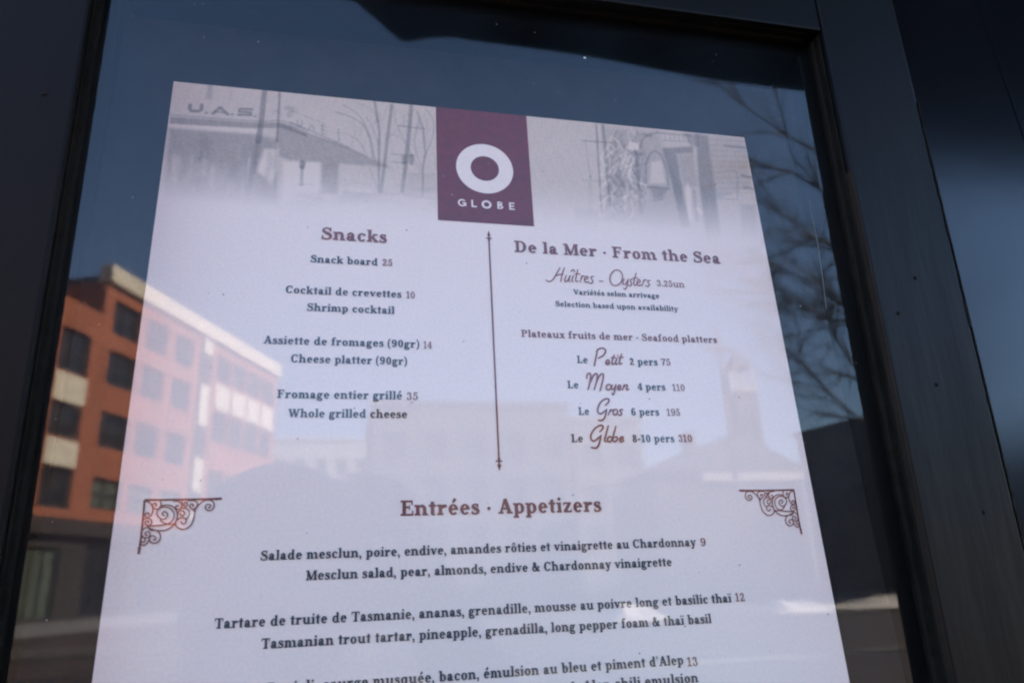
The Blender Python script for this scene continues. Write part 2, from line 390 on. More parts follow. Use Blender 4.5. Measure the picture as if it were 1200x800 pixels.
for pts, r in limbs:
    P = [Vector((x, -12+rnd.gauss(0, .12), z))-T0 for x, z in pts]
    P[0].y = 0
    n = len(P)
    cb.tube(P, [r*(1-.7*i/(n-1)) for i in range(n)], 7)
    for i in range(2, n):
        for _ in range(3):
            d = (P[i]-P[i-1]).normalized()+Vector((rnd.gauss(0, .45), rnd.gauss(0, .45), rnd.gauss(.05, .45)))
            grow(P[i], d.normalized(), rnd.uniform(.8, 1.5), r*.40, 2 if rnd.random() < .3 else 1)
for _ in range(5):
    d = Vector((rnd.gauss(.6, .6), rnd.gauss(0, .7), .6)).normalized()
    grow(Vector((0, 0, rnd.uniform(4, 10))), d, rnd.uniform(2, 3.4), .05, 2)
cb.build('crown', M['bark'], tr, smooth=True, fix=False)


# ---------------------------------------------------------------- the photographer and the camera in hand
HX, HY = CAM.x-.058, CAM.y-.215
pm = bpy.data.meshes.new('person')
verts, edges, rads = [], [], []
def jv(p, r, par=None):
    verts.append((p[0]+HX, p[1]+HY, p[2])); rads.append(r)
    if par is not None: edges.append((par, len(verts)-1))
    return len(verts)-1
pel = jv((0, -.06, .90), .135)
wai = jv((0, -.055, 1.05), .125, pel)
che = jv((0, -.06, 1.20), .145, wai)
nb = jv((0, -.05, 1.335), .075, che)
nk = jv((0, -.03, 1.39), .056, nb)
jaw = jv((0, .0, 1.435), .064, nk)
fac = jv((0, .0, 1.495), .083, jaw)
crn = jv((0, -.012, 1.555), .078, fac)
tip = jv((0, -.015, 1.592), .035, crn)
nos = jv((0, .088, 1.478), .011, fac)
for sx in (-1, 1):
    ear = jv((sx*.084, -.005, 1.485), .014, fac)
    hip = jv((sx*.09, -.06, .84), .095, pel)
    kne = jv((sx*.10, -.03, .47), .062, hip)
    ank = jv((sx*.105, -.07, .10), .045, kne)
    hel = jv((sx*.108, -.06, .05), .042, ank)
    toe = jv((sx*.13, .10, .04), .036, hel)
    sho = jv((sx*.165, -.055, 1.30), .068, che)
    elb = jv((sx*.265+.03, .03, 1.16 if sx < 0 else 1.20), .050, sho)
    cx = CAM.x-HX
    if sx > 0:      # the right hand lies over the top of the camera
        wri = jv((cx+.066, .115, 1.500), .031, elb)
        plm = jv((cx+.022, .148, 1.556), .027, wri)
        for k, (dx, top) in enumerate(((.050, 1.566), (.031, 1.576), (.012, 1.578), (-.007, 1.572))):
            a = jv((cx+dx, .166, top), .0105, plm)
            c = jv((cx+dx-.004, .186, top-.004), .0092, a)
            jv((cx+dx-.007, .194, top-.022), .0078, c)
        th = jv((cx+.002, .150, 1.538), .012, plm)
        jv((cx-.018, .152, 1.522), .009, th)
        continue
    wri = jv((cx-.088, .135, 1.435), .031, elb)
    plm = jv((cx-.080, .165, 1.478), .030, wri)
    for k, (dz, ln) in enumerate(((.020, .9), (.008, 1), (-.006, .95), (-.020, .8))):
        a = jv((cx-.073, .185, 1.498+dz), .010, plm)
        c = jv((cx-.060, .200, 1.500+dz), .0088, a)
        jv((cx-.060+.024*ln, .203, 1.501+dz), .0075, c)
    th = jv((cx-.066, .158, 1.490), .012, plm)
    jv((cx-.044, .152, 1.503), .009, th)
pm.from_pydata(verts, edges, [])
po = bpy.data.objects.new('person', pm); COL.objects.link(po)
sk = po.modifiers.new('skin', 'SKIN'); sk.use_smooth_shade = True
for i, r in enumerate(rads): pm.skin_vertices[0].data[i].radius = (r, r*(.8 if i in (0, 1, 2) else 1))
pm.skin_vertices[0].data[0].use_root = True
sub = po.modifiers.new('sub', 'SUBSURF'); sub.levels = sub.render_levels = 2
dg = bpy.context.evaluated_depsgraph_get()
bm_ = bpy.data.meshes.new_from_object(po.evaluated_get(dg))
bpy.data.objects.remove(po)
body = bpy.data.objects.new('person', bm_); COL.objects.link(body)
tag(body, 'photographer in a dark coat holding a small camera up to the pane', 'person')
bm_.materials.clear()
for m in (mat('dark_coat', (.02, .02, .026), rough=.85, vary=.3, scale=30), mat('skin', (.34, .20, .14), rough=.55, vary=.1, scale=30), mat('dark_trousers', (.018, .02, .03), rough=.9, vary=.3, scale=40), mat('boot_leather', (.015, .012, .01), rough=.5, vary=.2, scale=30)): bm_.materials.append(m)
for p in bm_.polygons:
    x, y, z = p.center.x-HX, p.center.y-HY, p.center.z
    p.material_index = 1 if (z > 1.40 and abs(x) < .1 and y < .12) or (y > .145 and z > 1.44) else (3 if z < .12 else (2 if z < .82 else 0))
    p.use_smooth = True
def ellipsoid(name, c, r, m, par, seg=24, rng=14, cut=None, smooth_=True):
    b = MB()
    P = lambda i, j: (c[0]+r[0]*math.sin(math.pi*j/rng)*math.cos(2*math.pi*i/seg), c[1]+r[1]*math.sin(math.pi*j/rng)*math.sin(2*math.pi*i/seg), c[2]+r[2]*math.cos(math.pi*j/rng))
    for j in range(rng):
        for i in range(seg):
            q = [P(i, j), P(i+1, j), P(i+1, j+1), P(i, j+1)]
            if cut and not all(cut(v) for v in q): continue
            b.face(q if 0 < j < rng-1 else (q[1:] if j == 0 else q[:3]))
    return b.build(name, m, par, smooth=smooth_)
hair = mat('brown_hair', (.04, .025, .015), rough=.6, vary=.4, scale=60)
ellipsoid('hair', (HX, HY-.018, 1.525), (.090, .104, .096), hair, body, cut=lambda v: v[2] > 1.545 or v[1] < HY-.015)
for sx in (-1, 1):
    e = ellipsoid('eye', (HX+sx*.032, HY+.071, 1.508), (.013, .010, .009), mat('eye_white', (.7, .7, .68), rough=.2), body, 12, 8)
    ellipsoid('iris', (HX+sx*.032, HY+.0795, 1.508), (.006, .003, .006), mat('iris_brown', (.05, .03, .02), rough=.15), e, 12, 6)
ellipsoid('mouth', (HX, HY+.066, 1.440), (.024, .008, .006), mat('lips', (.30, .12, .10), rough=.5), body, 12, 8)

cm = empty('camera', (CAM.x, CAM.y, CAM.z), 0, 'small black compact camera held up in both hands', 'camera')
blk = mat('black_camera_shell', (.012, .012, .013), rough=.45, vary=.2, scale=80, bump=.2, bscale=600)
body_c = MB().box((-.052, -.052, -.03), (.052, -.026, .047)).build('body', blk, cm, .003)
b = MB(); b.tube([(0, -.0262, 0), (0, -.006, 0)], .024, 28); lens = b.build('lens', blk, cm, smooth=False)
b = MB(); b.tube([(0, -.0062, 0), (0, -.0050, 0)], .017, 28); b.build('lens_glass', M['pane'], lens)
MB().box((-.042, -.048, .0472), (-.030, -.036, .0505)).build('shutter_button', M['metal'], cm)
MB().box((.022, -.0262, .024), (.040, -.0245, .035)).build('flash', mat('flash_window', (.6, .6, .58), rough=.2), cm)

# ---------------------------------------------------------------- slab-serif lettering, drawn as polygons
def _pt(p, q, t): return (p[0]+(q[0]-p[0])*t, p[1]+(q[1]-p[1])*t)

def smooth(pts, n=6):
    if len(pts) < 3: return list(pts)
    out = []
    P = [pts[0]] + list(pts) + [pts[-1]]
    for i in range(1, len(P)-2):
        p0, p1, p2, p3 = P[i-1], P[i], P[i+1], P[i+2]
        for k in range(n):
            t = k/n
            out.append(tuple(.5*((2*p1[j])+(-p0[j]+p2[j])*t+(2*p0[j]-5*p1[j]+4*p2[j]-p3[j])*t*t
                                 +(-p0[j]+3*p1[j]-3*p2[j]+p3[j])*t**3) for j in (0, 1)))
    out.append(pts[-1])
    return out

def ribbon(pts, widths):
    """quads along a polyline; widths = one number or (position, width) stops in 0..1"""
    n = len(pts)
    L = [0.0]
    for a, b in zip(pts, pts[1:]): L.append(L[-1]+math.dist(a, b))
    tot = L[-1] or 1
    def w(i):
        if not isinstance(widths, (list, tuple)): return widths
        t = L[i]/tot
        for (ta, wa), (tb, wb) in zip(widths, widths[1:]):
            if t <= tb: return wa+(wb-wa)*(t-ta)/max(1e-9, tb-ta)
        return widths[-1][1]
    lft, rgt = [], []
    for i in range(n):
        a, b = pts[max(0, i-1)], pts[min(n-1, i+1)]
        dx, dy = b[0]-a[0], b[1]-a[1]
        l = math.hypot(dx, dy) or 1
        h = w(i)/2
        lft.append((pts[i][0]-dy/l*h, pts[i][1]+dx/l*h)); rgt.append((pts[i][0]+dy/l*h, pts[i][1]-dx/l*h))
    return [[rgt[i], rgt[i+1], lft[i+1], lft[i]] for i in range(n-1)]

def rect(x0, y0, x1, y1): return [[(x0, y0), (x1, y0), (x1, y1), (x0, y1)]]

def ring(cx, cy, rx, ry, a0, a1, W, T, n=None):
    n = n or max(4, int(abs(a1-a0)/18))
    out = []
    for i in range(n):
        q = []
        for a in (a0+(a1-a0)*i/n, a0+(a1-a0)*(i+1)/n):
            c, s = math.cos(math.radians(a)), math.sin(math.radians(a))
            q.append(((cx+rx*c, cy+ry*s), (cx+(rx-W)*c, cy+(ry-T)*s)))
        out.append([q[0][0], q[1][0], q[1][1], q[0][1]])
    return out

def ball(cx, cy, r, ry=None):
    return [[(cx+r*math.cos(a*math.pi/6), cy+(ry or r)*math.sin(a*math.pi/6)) for a in range(12)]]

def glyph(ch, W, T):
    S, X, C, A = max(.05, T), .5, .72, .75
    def stem(x, y0, y1): return rect(x, y0, x+W, y1)
    def foot(x0, x1, y=0): return rect(x0, y, x1, y+S)
    def top(x0, x1, y): return rect(x0, y-S, x1, y)
    def diag(a, b, w): return ribbon([a, b], w)
    ac = None
    if ch in 'éèê': ac, ch = ch, 'e'
    if ch == 'ô': ac, ch = ch, 'o'
    if ch == 'ï': ac, ch = ch, 'i'
    g, adv = [], .3
    if ch == ' ': return [], .27
    if ch == 'o': g, adv = ring(.28, .25, .25, .265, 0, 360, W, T), .56
    elif ch == 'c': g, adv = ring(.27, .25, .24, .265, 48, 325, W, T)+ball(.405, .395, .075), .51
    elif ch == 'e': g, adv = ring(.27, .25, .24, .265, 0, 322, W, T)+rect(.1, .225, .505, .225+T), .54
    elif ch == 'b': g, adv = stem(.07, 0, A)+top(0, .1, A)+ring(.32, .25, .25, .265, 0, 360, W, T), .6
    elif ch == 'd': g, adv = ring(.28, .25, .25, .265, 0, 360, W, T)+stem(.53-W, 0, A)+top(.33, .45, A)+foot(.5, .6), .62
    elif ch == 'p': g, adv = stem(.07, -.21, X)+top(0, .1, X)+foot(0, .28, -.21)+ring(.32, .25, .25, .265, 0, 360, W, T), .6
    elif ch == 'q': g, adv = ring(.28, .25, .25, .265, 0, 360, W, T)+stem(.53-W, -.21, X)+foot(.33, .6, -.21), .6
    elif ch == 'a': g, adv = (stem(.44-W, 0, .33)+ring(.25, .325, .19, .19, 0, 150, W, T*1.1)+ball(.12, .365, .072)
                              +ring(.215, .145, .19, .16, 0, 360, W, T)+foot(.4, .53)), .545
    elif ch in 'nh':
        g, adv = (stem(.07, 0, X if ch == 'n' else A)+top(0, .1, X if ch == 'n' else A)+foot(0, .28)
                  +ring(.36, .3, .215, .215, 0, 140, W, T*1.5)+stem(.575-W, 0, .3)+foot(.375, .65)), .66
    elif ch == 'm':
        g, adv = (stem(.07, 0, X)+top(0, .1, X)+foot(0, .27)+ring(.335, .3, .19, .215, 0, 140, W, T*1.5)+stem(.525-W, 0, .3)+foot(.335, .595)
                  +ring(.675, .3, .19, .215, 0, 140, W, T*1.5)+stem(.865-W, 0, .3)+foot(.67, .94)), .95
    elif ch == 'u':
        g, adv = (stem(.07, .2, X)+top(0, .1, X)+ring(.285, .2, .215, .215, 180, 320, W, T*1.5)+stem(.575-W, 0, X)+top(.38, .5, X)+foot(.5, .65)), .66
    elif ch == 'r': g, adv = stem(.07, 0, X)+top(0, .1, X)+foot(0, .3)+ring(.35, .28, .2, .225, 60, 165, W, T*1.6)+ball(.405, .42, .08), .49
    elif ch == 'i': g, adv = stem(.07, 0, X)+top(0, .1, X)+foot(0, .27)+([] if ac else ball(.07+W/2, .66, .085)), .3
    elif ch == 'l': g, adv = stem(.07, 0, A)+top(0, .1, A)+foot(0, .27), .3
    elif ch == 't': g, adv = stem(.09, .12, .64)+rect(0, X-S*1.1, .35, X)+ring(.21, .13, .13, .145, 180, 330, W*.95, T*1.2), .37
    elif ch == 'f': g, adv = stem(.08, 0, .58)+rect(0, X-S, .32, X)+foot(0, .3)+ring(.26, .57, .18, .19, 60, 180, W, T*1.1)+ball(.335, .68, .075), .39
    elif ch == 'g':
        g, adv = (ring(.24, .325, .2, .185, 0, 360, W*.9, T)+ring(.265, -.085, .245, .14, 0, 360, W*.75, T*1.1)
                  +ribbon(smooth([(.13, .19), (.07, .12), (.12, .06), (.4, .035)]), T*1.35)+ball(.485, .445, .06)+ribbon([(.37, .4), (.48, .47)], T)), .55
    elif ch == 'k':
        g, adv = (stem(.07, 0, A)+top(0, .1, A)+foot(0, .27)+diag((.18, .2), (.45, .46), T*1.2)+top(.34, .58, X)
                  +diag((.29, .3), (.52, .03), W)+foot(.38, .64)), .63
    elif ch in 'vy':
        g, adv = diag((.12, .48), (.29, .02), W)+diag((.29, .02), (.46, .48), T*1.1)+top(0, .25, X)+top(.36, .57, X), .56
        if ch == 'y': g += ribbon(smooth([(.31, .06), (.24, -.12), (.14, -.17)]), T*1.3)+ball(.11, -.13, .075)
    elif ch == 'x':
        g, adv = diag((.14, .47), (.44, .03), W)+diag((.44, .47), (.13, .03), T*1.1)+top(.01, .27, X)+top(.34, .55, X)+foot(0, .24)+foot(.32, .58), .58
    elif ch == 'z': g, adv = top(.03, .45, X)+foot(.03, .46)+diag((.1, .03), (.38, .47), W*.95)+rect(.03, .34, .08, X)+rect(.41, 0, .46, .17), .49
    elif ch == 's':
        g, adv = (ribbon(smooth([(.35, .36), (.3, .45), (.2, .472), (.105, .43), (.1, .35), (.19, .285), (.3, .225), (.35, .14), (.3, .055), (.19, .028), (.08, .06), (.05, .14)]),
                         [(0, T), (.25, T), (.36, W*.85), (.5, W), (.64, W*.85), (.75, T), (1, T)])+rect(.325, .34, .375, .5)+rect(.03, 0, .08, .165)), .44
    elif ch == 'A': g, adv = diag((.13, .03), (.35, .7), T*1.2)+diag((.35, .72), (.59, .03), W*1.1)+rect(.2, .2, .52, .2+T)+foot(0, .26)+foot(.43, .73), .73
    elif ch == 'C': g, adv = ring(.36, .36, .33, .375, 42, 325, W*1.1, T)+rect(.57, .45, .63, .72), .69
    elif ch == 'D': g, adv = stem(.09, 0, C)+foot(0, .4)+top(0, .4, C)+ring(.34, .36, .35, .36, -90, 90, W*1.1, S), .73
    elif ch in 'EF':
        g, adv = stem(.09, 0, C)+top(0, .58, C)+rect(.52, .5, .58, C)+rect(.2, .35, .42, .35+S)+rect(.4, .26, .45, .5), .64
        g += foot(0, .6)+rect(.55, 0, .61, .24) if ch == 'E' else foot(0, .34)
    elif ch == 'L': g, adv = stem(.09, 0, C)+foot(0, .58)+rect(.52, 0, .58, .26)+top(0, .32, C), .61
    elif ch == 'M':
        g, adv = (rect(.1, 0, .1+T*1.1, C)+diag((.15, .7), (.42, .02), W*1.05)+diag((.42, .02), (.68, .7), T*1.1)+rect(.66, 0, .66+W*1.05, C)
                  +foot(0, .25)+foot(.57, .88)+top(0, .2, C)+top(.66, .88, C)), .9
    elif ch == 'P': g, adv = stem(.09, 0, C)+foot(0, .33)+top(0, .38, C)+ring(.34, .52, .27, .2, -90, 90, W*1.05, S)+rect(.2, .32, .36, .32+S), .65
    elif ch == 'R': g, adv = glyph('P', W, T)[0]+diag((.36, .34), (.57, .03), W)+foot(.5, .69), .71
    elif ch == 'S':
        g, adv = (ribbon(smooth([(.49, .52), (.42, .65), (.29, .69), (.14, .63), (.12, .51), (.25, .41), (.42, .33), (.51, .21), (.44, .07), (.28, .03), (.12, .08), (.06, .2)]),
                         [(0, T), (.25, T), (.36, W*.9), (.5, W*1.1), (.64, W*.9), (.75, T), (1, T)])+rect(.47, .49, .53, .73)+rect(.03, -.01, .09, .24)), .6
    elif ch == 'T': g, adv = stem(.27, 0, C)+foot(.17, .5)+top(.02, .65, C)+rect(.02, .5, .08, C)+rect(.59, .5, .65, C), .67
    elif ch == 'V': g, adv = diag((.14, .7), (.37, .02), W*1.1)+diag((.37, .02), (.6, .7), T*1.2)+top(0, .29, C)+top(.47, .72, C), .7
    elif ch == 'W':
        g, adv = (diag((.13, .7), (.32, .02), W*1.05)+diag((.32, .02), (.5, .68), T*1.1)+diag((.5, .7), (.7, .02), W*1.05)+diag((.7, .02), (.88, .7), T*1.2)
                  +top(0, .27, C)+top(.38, .62, C)+top(.77, 1.0, C)), 1.0
    elif ch == '0': g, adv = ring(.27, .35, .24, .36, 0, 360, W, T), .54
    elif ch == '1': g, adv = stem(.15, 0, .7)+foot(.04, .4)+diag((.03, .56), (.2, .68), T*1.2), .45
    elif ch == '2': g, adv = ring(.25, .49, .2, .21, -20, 165, W, T)+ball(.12, .52, .075)+diag((.4, .43), (.07, .04), W*.8)+rect(.04, 0, .47, .1)+rect(.43, 0, .48, .2), .53
    elif ch == '3': g, adv = ring(.23, .53, .19, .175, -80, 155, W, T)+ring(.23, .19, .23, .2, -155, 85, W, T)+ball(.1, .55, .07)+ball(.09, .15, .075), .52
    elif ch == '4': g, adv = stem(.28, 0, .7)+foot(.18, .5)+rect(.02, .17, .5, .17+S)+diag((.05, .2), (.34, .68), T*1.2), .54
    elif ch == '5': g, adv = rect(.09, .58, .43, .7)+rect(.09, .35, .09+T, .7)+ring(.23, .22, .235, .235, -150, 125, W, T)+ball(.1, .15, .075), .52
    elif ch == '6': g, adv = ring(.27, .22, .24, .23, 0, 360, W, T)+ring(.3, .35, .27, .36, 70, 205, W, T)+ball(.41, .6, .07), .54
    elif ch == '7': g, adv = rect(.04, .6, .48, .7)+rect(.04, .48, .09, .7)+ribbon(smooth([(.45, .62), (.3, .35), (.23, 0)]), W), .5
    elif ch == '8': g, adv = ring(.26, .53, .2, .18, 0, 360, W*.9, T)+ring(.26, .19, .235, .2, 0, 360, W, T), .53
    elif ch == '9': g, adv = ring(.26, .48, .24, .23, 0, 360, W, T)+ring(.23, .35, .27, .36, -110, 25, W, T)+ball(.12, .1, .07), .54
    elif ch == '&':
        g, adv = (ring(.27, .56, .15, .17, 0, 360, W*.7, T)+ring(.25, .2, .24, .22, 0, 360, W*.9, T)
                  +diag((.18, .48), (.6, .03), W)+ribbon(smooth([(.42, .08), (.55, .22), (.58, .36)]), T*1.2)+foot(.5, .72)+top(.46, .7, .41)), .74
    elif ch == ',': g, adv = ball(.09, .06, .08)+ribbon(smooth([(.14, .06), (.13, -.08), (.05, -.14)]), T), .22
    elif ch == '.': g, adv = ball(.1, .06, .08), .22
    elif ch == '·': g, adv = ball(.12, .27, .085), .25
    elif ch == "'": g, adv = [[(.04, .74), (.16, .74), (.12, .48), (.08, .48)]], .2
    elif ch == '-': g, adv = rect(.03, .2, .3, .2+S*1.4), .33
    elif ch in '()':
        g = ribbon(smooth([(.24, .78), (.1, .55), (.07, .3), (.1, .05), (.24, -.17)]), [(0, T), (.5, W*.8), (1, T)])
        if ch == ')': g = [[(.3-x, y) for x, y in reversed(p)] for p in g]
        adv = .31
    if ac == 'é': g = g+ribbon([(.24, .58), (.38, .76)], [(0, T), (1, W)])
    if ac == 'ê': g = g+ribbon([(.13, .58), (.27, .73), (.41, .58)], T*1.2)
    if ac == 'ô': g = g+ribbon([(.14, .58), (.28, .73), (.42, .58)], T*1.3)
    if ac == 'ï': g = g+ball(.03, .66, .065)+ball(.24, .66, .065)
    return g, adv

def lettering(txt, W, T, x0, x1, y, size):
    """polygons of a line of lettering, baseline at y, running from x0 to x1"""
    polys, x = [], 0.0
    for ch in txt:
        g, adv = glyph(ch, W, T)
        polys.append([[(px+x, py) for px, py in p] for p in g]); x += adv+.035
    xs = [px for g in polys for p in g for px, _ in p]
    lo, hi = min(xs), max(xs)
    k = (x1-x0)/(hi-lo)
    return [[[(x0+(px-lo)*k, y+py*size) for px, py in p] for p in g] for g in polys], k/size

# ---------------------------------------------------------------- printed matter, mm on the sheet: (kind, text, left, right, baseline)
LINES = [('H', 'Snacks', -73.2, -45.51, -74.84), ('N', 'Snack board', -77.18, -49.3, -86.04), ('P', '25', -47.3, -43.05, -85.92), ('N', 'Cocktail de crevettes', -86.49, -39.11, -100.73), ('P', '10', -37.11, -33.46, -100.78), ('N', 'Shrimp cocktail', -77.64, -42.11, -108.31), ('N', 'Assiette de fromages (90gr)', -93.75, -31.72, -123.21), ('P', '14', -29.99, -26.51, -123.39), ('N', 'Cheese platter (90gr)', -82.83, -36.79, -130.87), ('N', 'Fromage entier grillé', -87.25, -38.81, -145.7), ('P', '35', -36.92, -32.44, -145.8), ('N', 'Whole grilled cheese', -82.68, -36.81, -153.41), ('H', 'De la Mer · From the Sea', 11.67, 113.58, -75.65), ('P', '3.25un', 79.05, 92.86, -89.32), ('S', 'Variétés selon arrivage', 37.8, 79.32, -95.51), ('S', 'Selection based upon availability', 28.94, 87.86, -101.69), ('M', 'Plateaux fruits de mer · Seafood platters', 12.38, 104.98, -116.83), ('N', 'Le', 36.71, 41.6, -128.23), ('N', '2 pers', 60.98, 74.25, -128.51), ('P', '75', 76.01, 80.45, -128.33), ('N', 'Le', 31.45, 36.38, -139.75), ('N', '4 pers', 63.39, 76.43, -140.12), ('P', '110', 79.82, 85.68, -140.19), ('N', 'Le', 35.38, 40.14, -151.48), ('N', '6 pers', 59.16, 71.99, -151.52), ('P', '195', 75.6, 81.78, -151.55), ('N', 'Le', 31.23, 36.31, -163.22), ('N', '8-10 pers', 58.34, 77.49, -163.29), ('P', '310', 79.43, 85.72, -163.16), ('H', 'Entrées · Appetizers', -39.32, 41.6, -191.89), ('N', 'Salade mesclun, poire, endive, amandes rôties et vinaigrette au Chardonnay', -89.37, 81.11, -206.62), ('P', '9', 83.18, 85.39, -206.7), ('N', 'Mesclun salad, pear, almonds, endive & Chardonnay vinaigrette', -73.27, 69.29, -214.06), ('N', 'Tartare de truite de Tasmanie, ananas, grenadille, mousse au poivre long et basilic thaï', -103.17, 93.26, -228.91), ('P', '12', 95.02, 99.11, -228.7), ('N', 'Tasmanian trout tartar, pineapple, grenadilla, long pepper foam & thaï basil', -87.21, 83.17, -236.24), ('N', "Ravioli, courge musquée, bacon, émulsion au bleu et piment d'Alep", -84.38, 69.17, -250.51), ('P', '13', 70.64, 74.98, -251.28), ('N', 'Musk squash ravioli, bacon, blue cheese & Alep chili emulsion', -75.11, 74.43, -257.09)]
SCRIPT = {'Huîtres': [[[25.3, -89.01], [26.71, -89.64], [28.62, -88.6], [30.69, -85.36], [32.47, -82.41]], [[34.56, -82.29], [33.25, -85.69], [32.22, -89.51]], [[30.08, -86.65], [31.76, -85.93], [33.7, -85.66]], [[35.15, -86.06], [34.21, -88.55], [34.66, -89.38], [35.86, -88.22], [37.01, -85.96], [36.12, -88.68], [36.66, -89.28]], [[38.58, -85.87], [37.61, -88.6], [38.3, -89.2]], [[37.54, -84.03], [38.75, -83.01], [39.33, -84.09]], [[40.93, -82.89], [39.45, -87.88], [39.8, -89.04], [40.58, -88.61]], [[39.23, -85.21], [41.78, -85.07]], [[41.43, -89.11], [42.61, -85.89]], [[42.0, -87.74], [42.89, -86.12], [43.79, -86.07]], [[43.94, -87.8], [45.36, -86.93], [45.0, -86.0], [44.04, -86.69], [43.59, -88.29], [44.41, -89.2], [45.5, -88.67]], [[48.31, -85.98], [46.93, -86.22], [47.11, -87.48], [47.63, -88.4], [46.77, -89.55], [45.6, -89.29]]], 'dash': [[[50.81, -88.15], [52.62, -88.22]]], 'Oysters': [[[61.11, -82.19], [62.07, -83.25], [62.36, -84.95], [61.92, -86.89], [60.84, -88.63], [59.39, -89.77], [57.88, -90.06], [56.67, -89.43], [56.03, -88.03], [56.09, -86.17], [56.86, -84.28], [58.16, -82.78], [59.7, -82.02], [61.11, -82.19]], [[63.03, -86.32], [62.03, -88.45], [62.54, -89.38], [63.69, -88.68], [65.02, -86.37]], [[65.02, -86.37], [64.03, -89.78], [62.89, -91.74], [62.19, -91.14]], [[67.33, -86.41], [66.07, -86.64], [66.08, -87.92], [66.43, -88.86], [65.55, -89.86], [64.37, -89.44]], [[69.27, -83.08], [67.51, -88.17], [67.91, -89.42], [68.72, -89.06]], [[67.42, -85.68], [69.89, -85.71]], [[69.28, -88.24], [70.76, -87.52], [70.42, -86.41], [69.39, -87.27], [69.07, -88.73], [69.89, -89.56], [71.05, -88.95]], [[71.44, -89.57], [72.77, -86.29]], [[72.08, -88.09], [73.05, -86.51], [74.14, -86.54]], [[76.0, -86.6], [74.72, -86.83], [74.74, -87.96], [75.27, -88.73], [74.36, -89.74], [73.17, -89.32]]], 'Petit': [[[46.62, -121.61], [45.65, -125.01], [44.34, -129.42]], [[46.02, -122.54], [47.69, -121.18], [49.76, -121.12], [50.28, -122.42], [49.05, -124.4], [46.6, -125.76]], [[49.98, -127.94], [51.38, -127.45], [51.22, -126.42], [50.35, -126.83], [49.84, -128.01], [50.55, -128.63], [51.77, -127.96]], [[54.12, -124.01], [52.73, -127.42], [53.02, -128.38], [53.71, -127.91]], [[52.62, -125.41], [54.77, -125.23]], [[55.24, -125.67], [54.29, -127.9], [54.76, -128.34], [55.25, -128.0]], [[55.71, -124.29], [55.87, -124.09]], [[57.68, -123.52], [56.16, -127.33], [56.46, -128.23], [57.34, -127.82]], [[56.07, -125.19], [58.3, -125.0]]], 'Moyen': [[[40.38, -135.23], [40.8, -133.45], [41.87, -132.79], [42.33, -133.92], [41.58, -137.22], [40.55, -140.24]], [[41.4, -137.85], [43.46, -134.03], [44.9, -132.85], [45.37, -133.86], [44.49, -137.16], [43.32, -140.2]], [[44.3, -137.8], [46.17, -134.1], [47.69, -132.92], [48.19, -133.68], [47.11, -137.43], [45.91, -140.65]], [[50.68, -137.83], [51.02, -138.15], [51.13, -138.66], [50.98, -139.24], [50.6, -139.75], [50.09, -140.08], [49.56, -140.15], [49.13, -139.95], [48.9, -139.52], [48.93, -138.97], [49.19, -138.41], [49.65, -137.97], [50.18, -137.76], [50.68, -137.83]], [[51.76, -137.92], [51.22, -139.44], [51.81, -139.93], [52.79, -139.04], [53.5, -137.76]], [[53.5, -137.76], [52.8, -140.17], [51.81, -142.32], [51.24, -141.7]], [[54.16, -139.39], [55.49, -138.86], [55.33, -137.98], [54.52, -138.38], [54.03, -139.39], [54.59, -140.14], [55.66, -139.62]], [[56.25, -140.11], [57.28, -137.76]], [[56.75, -139.1], [58.04, -137.81], [58.77, -138.18], [58.1, -139.58], [58.43, -140.08], [59.24, -139.69]]], 'Gros': [[[47.65, -147.22], [49.32, -145.59], [49.45, -144.34], [47.81, -144.37], [45.65, -145.88], [44.15, -148.48], [44.09, -150.32], [45.16, -150.92], [46.74, -150.05], [48.1, -148.94]], [[48.1, -148.94], [47.17, -152.01], [45.63, -153.72], [43.89, -153.73]], [[48.6, -151.38], [49.72, -149.04]], [[49.22, -150.28], [50.21, -149.16], [51.09, -149.15]], [[52.53, -148.98], [52.84, -149.31], [52.93, -149.83], [52.77, -150.43], [52.4, -150.95], [51.92, -151.28], [51.42, -151.35], [51.03, -151.14], [50.83, -150.7], [50.87, -150.13], [51.13, -149.56], [51.57, -149.11], [52.07, -148.9], [52.53, -148.98]], [[55.4, -148.99], [54.25, -149.12], [54.17, -149.86], [54.73, -150.47], [54.12, -151.46], [53.01, -151.22]]], 'Globe': [[[44.01, -158.8], [45.51, -157.35], [45.51, -156.14], [44.02, -156.15], [41.65, -157.73], [39.94, -160.24], [40.01, -162.15], [41.05, -162.74], [42.87, -161.67], [44.49, -160.23]], [[44.49, -160.23], [43.27, -163.93], [41.75, -165.7], [39.7, -165.46]], [[48.12, -156.13], [46.25, -161.07], [45.85, -162.62], [46.55, -162.98]], [[48.77, -160.9], [49.08, -161.21], [49.17, -161.7], [49.02, -162.24], [48.68, -162.72], [48.21, -163.02], [47.72, -163.09], [47.33, -162.89], [47.13, -162.48], [47.15, -161.95], [47.41, -161.43], [47.83, -161.02], [48.32, -160.83], [48.77, -160.9]], [[51.46, -156.36], [49.72, -161.06], [49.57, -162.5], [50.38, -162.98], [51.61, -161.9], [51.34, -160.94], [50.19, -161.3]], [[52.71, -162.14], [54.12, -161.78], [54.02, -160.94], [53.18, -161.18], [52.58, -162.14], [52.98, -163.09], [54.4, -162.62]]]}
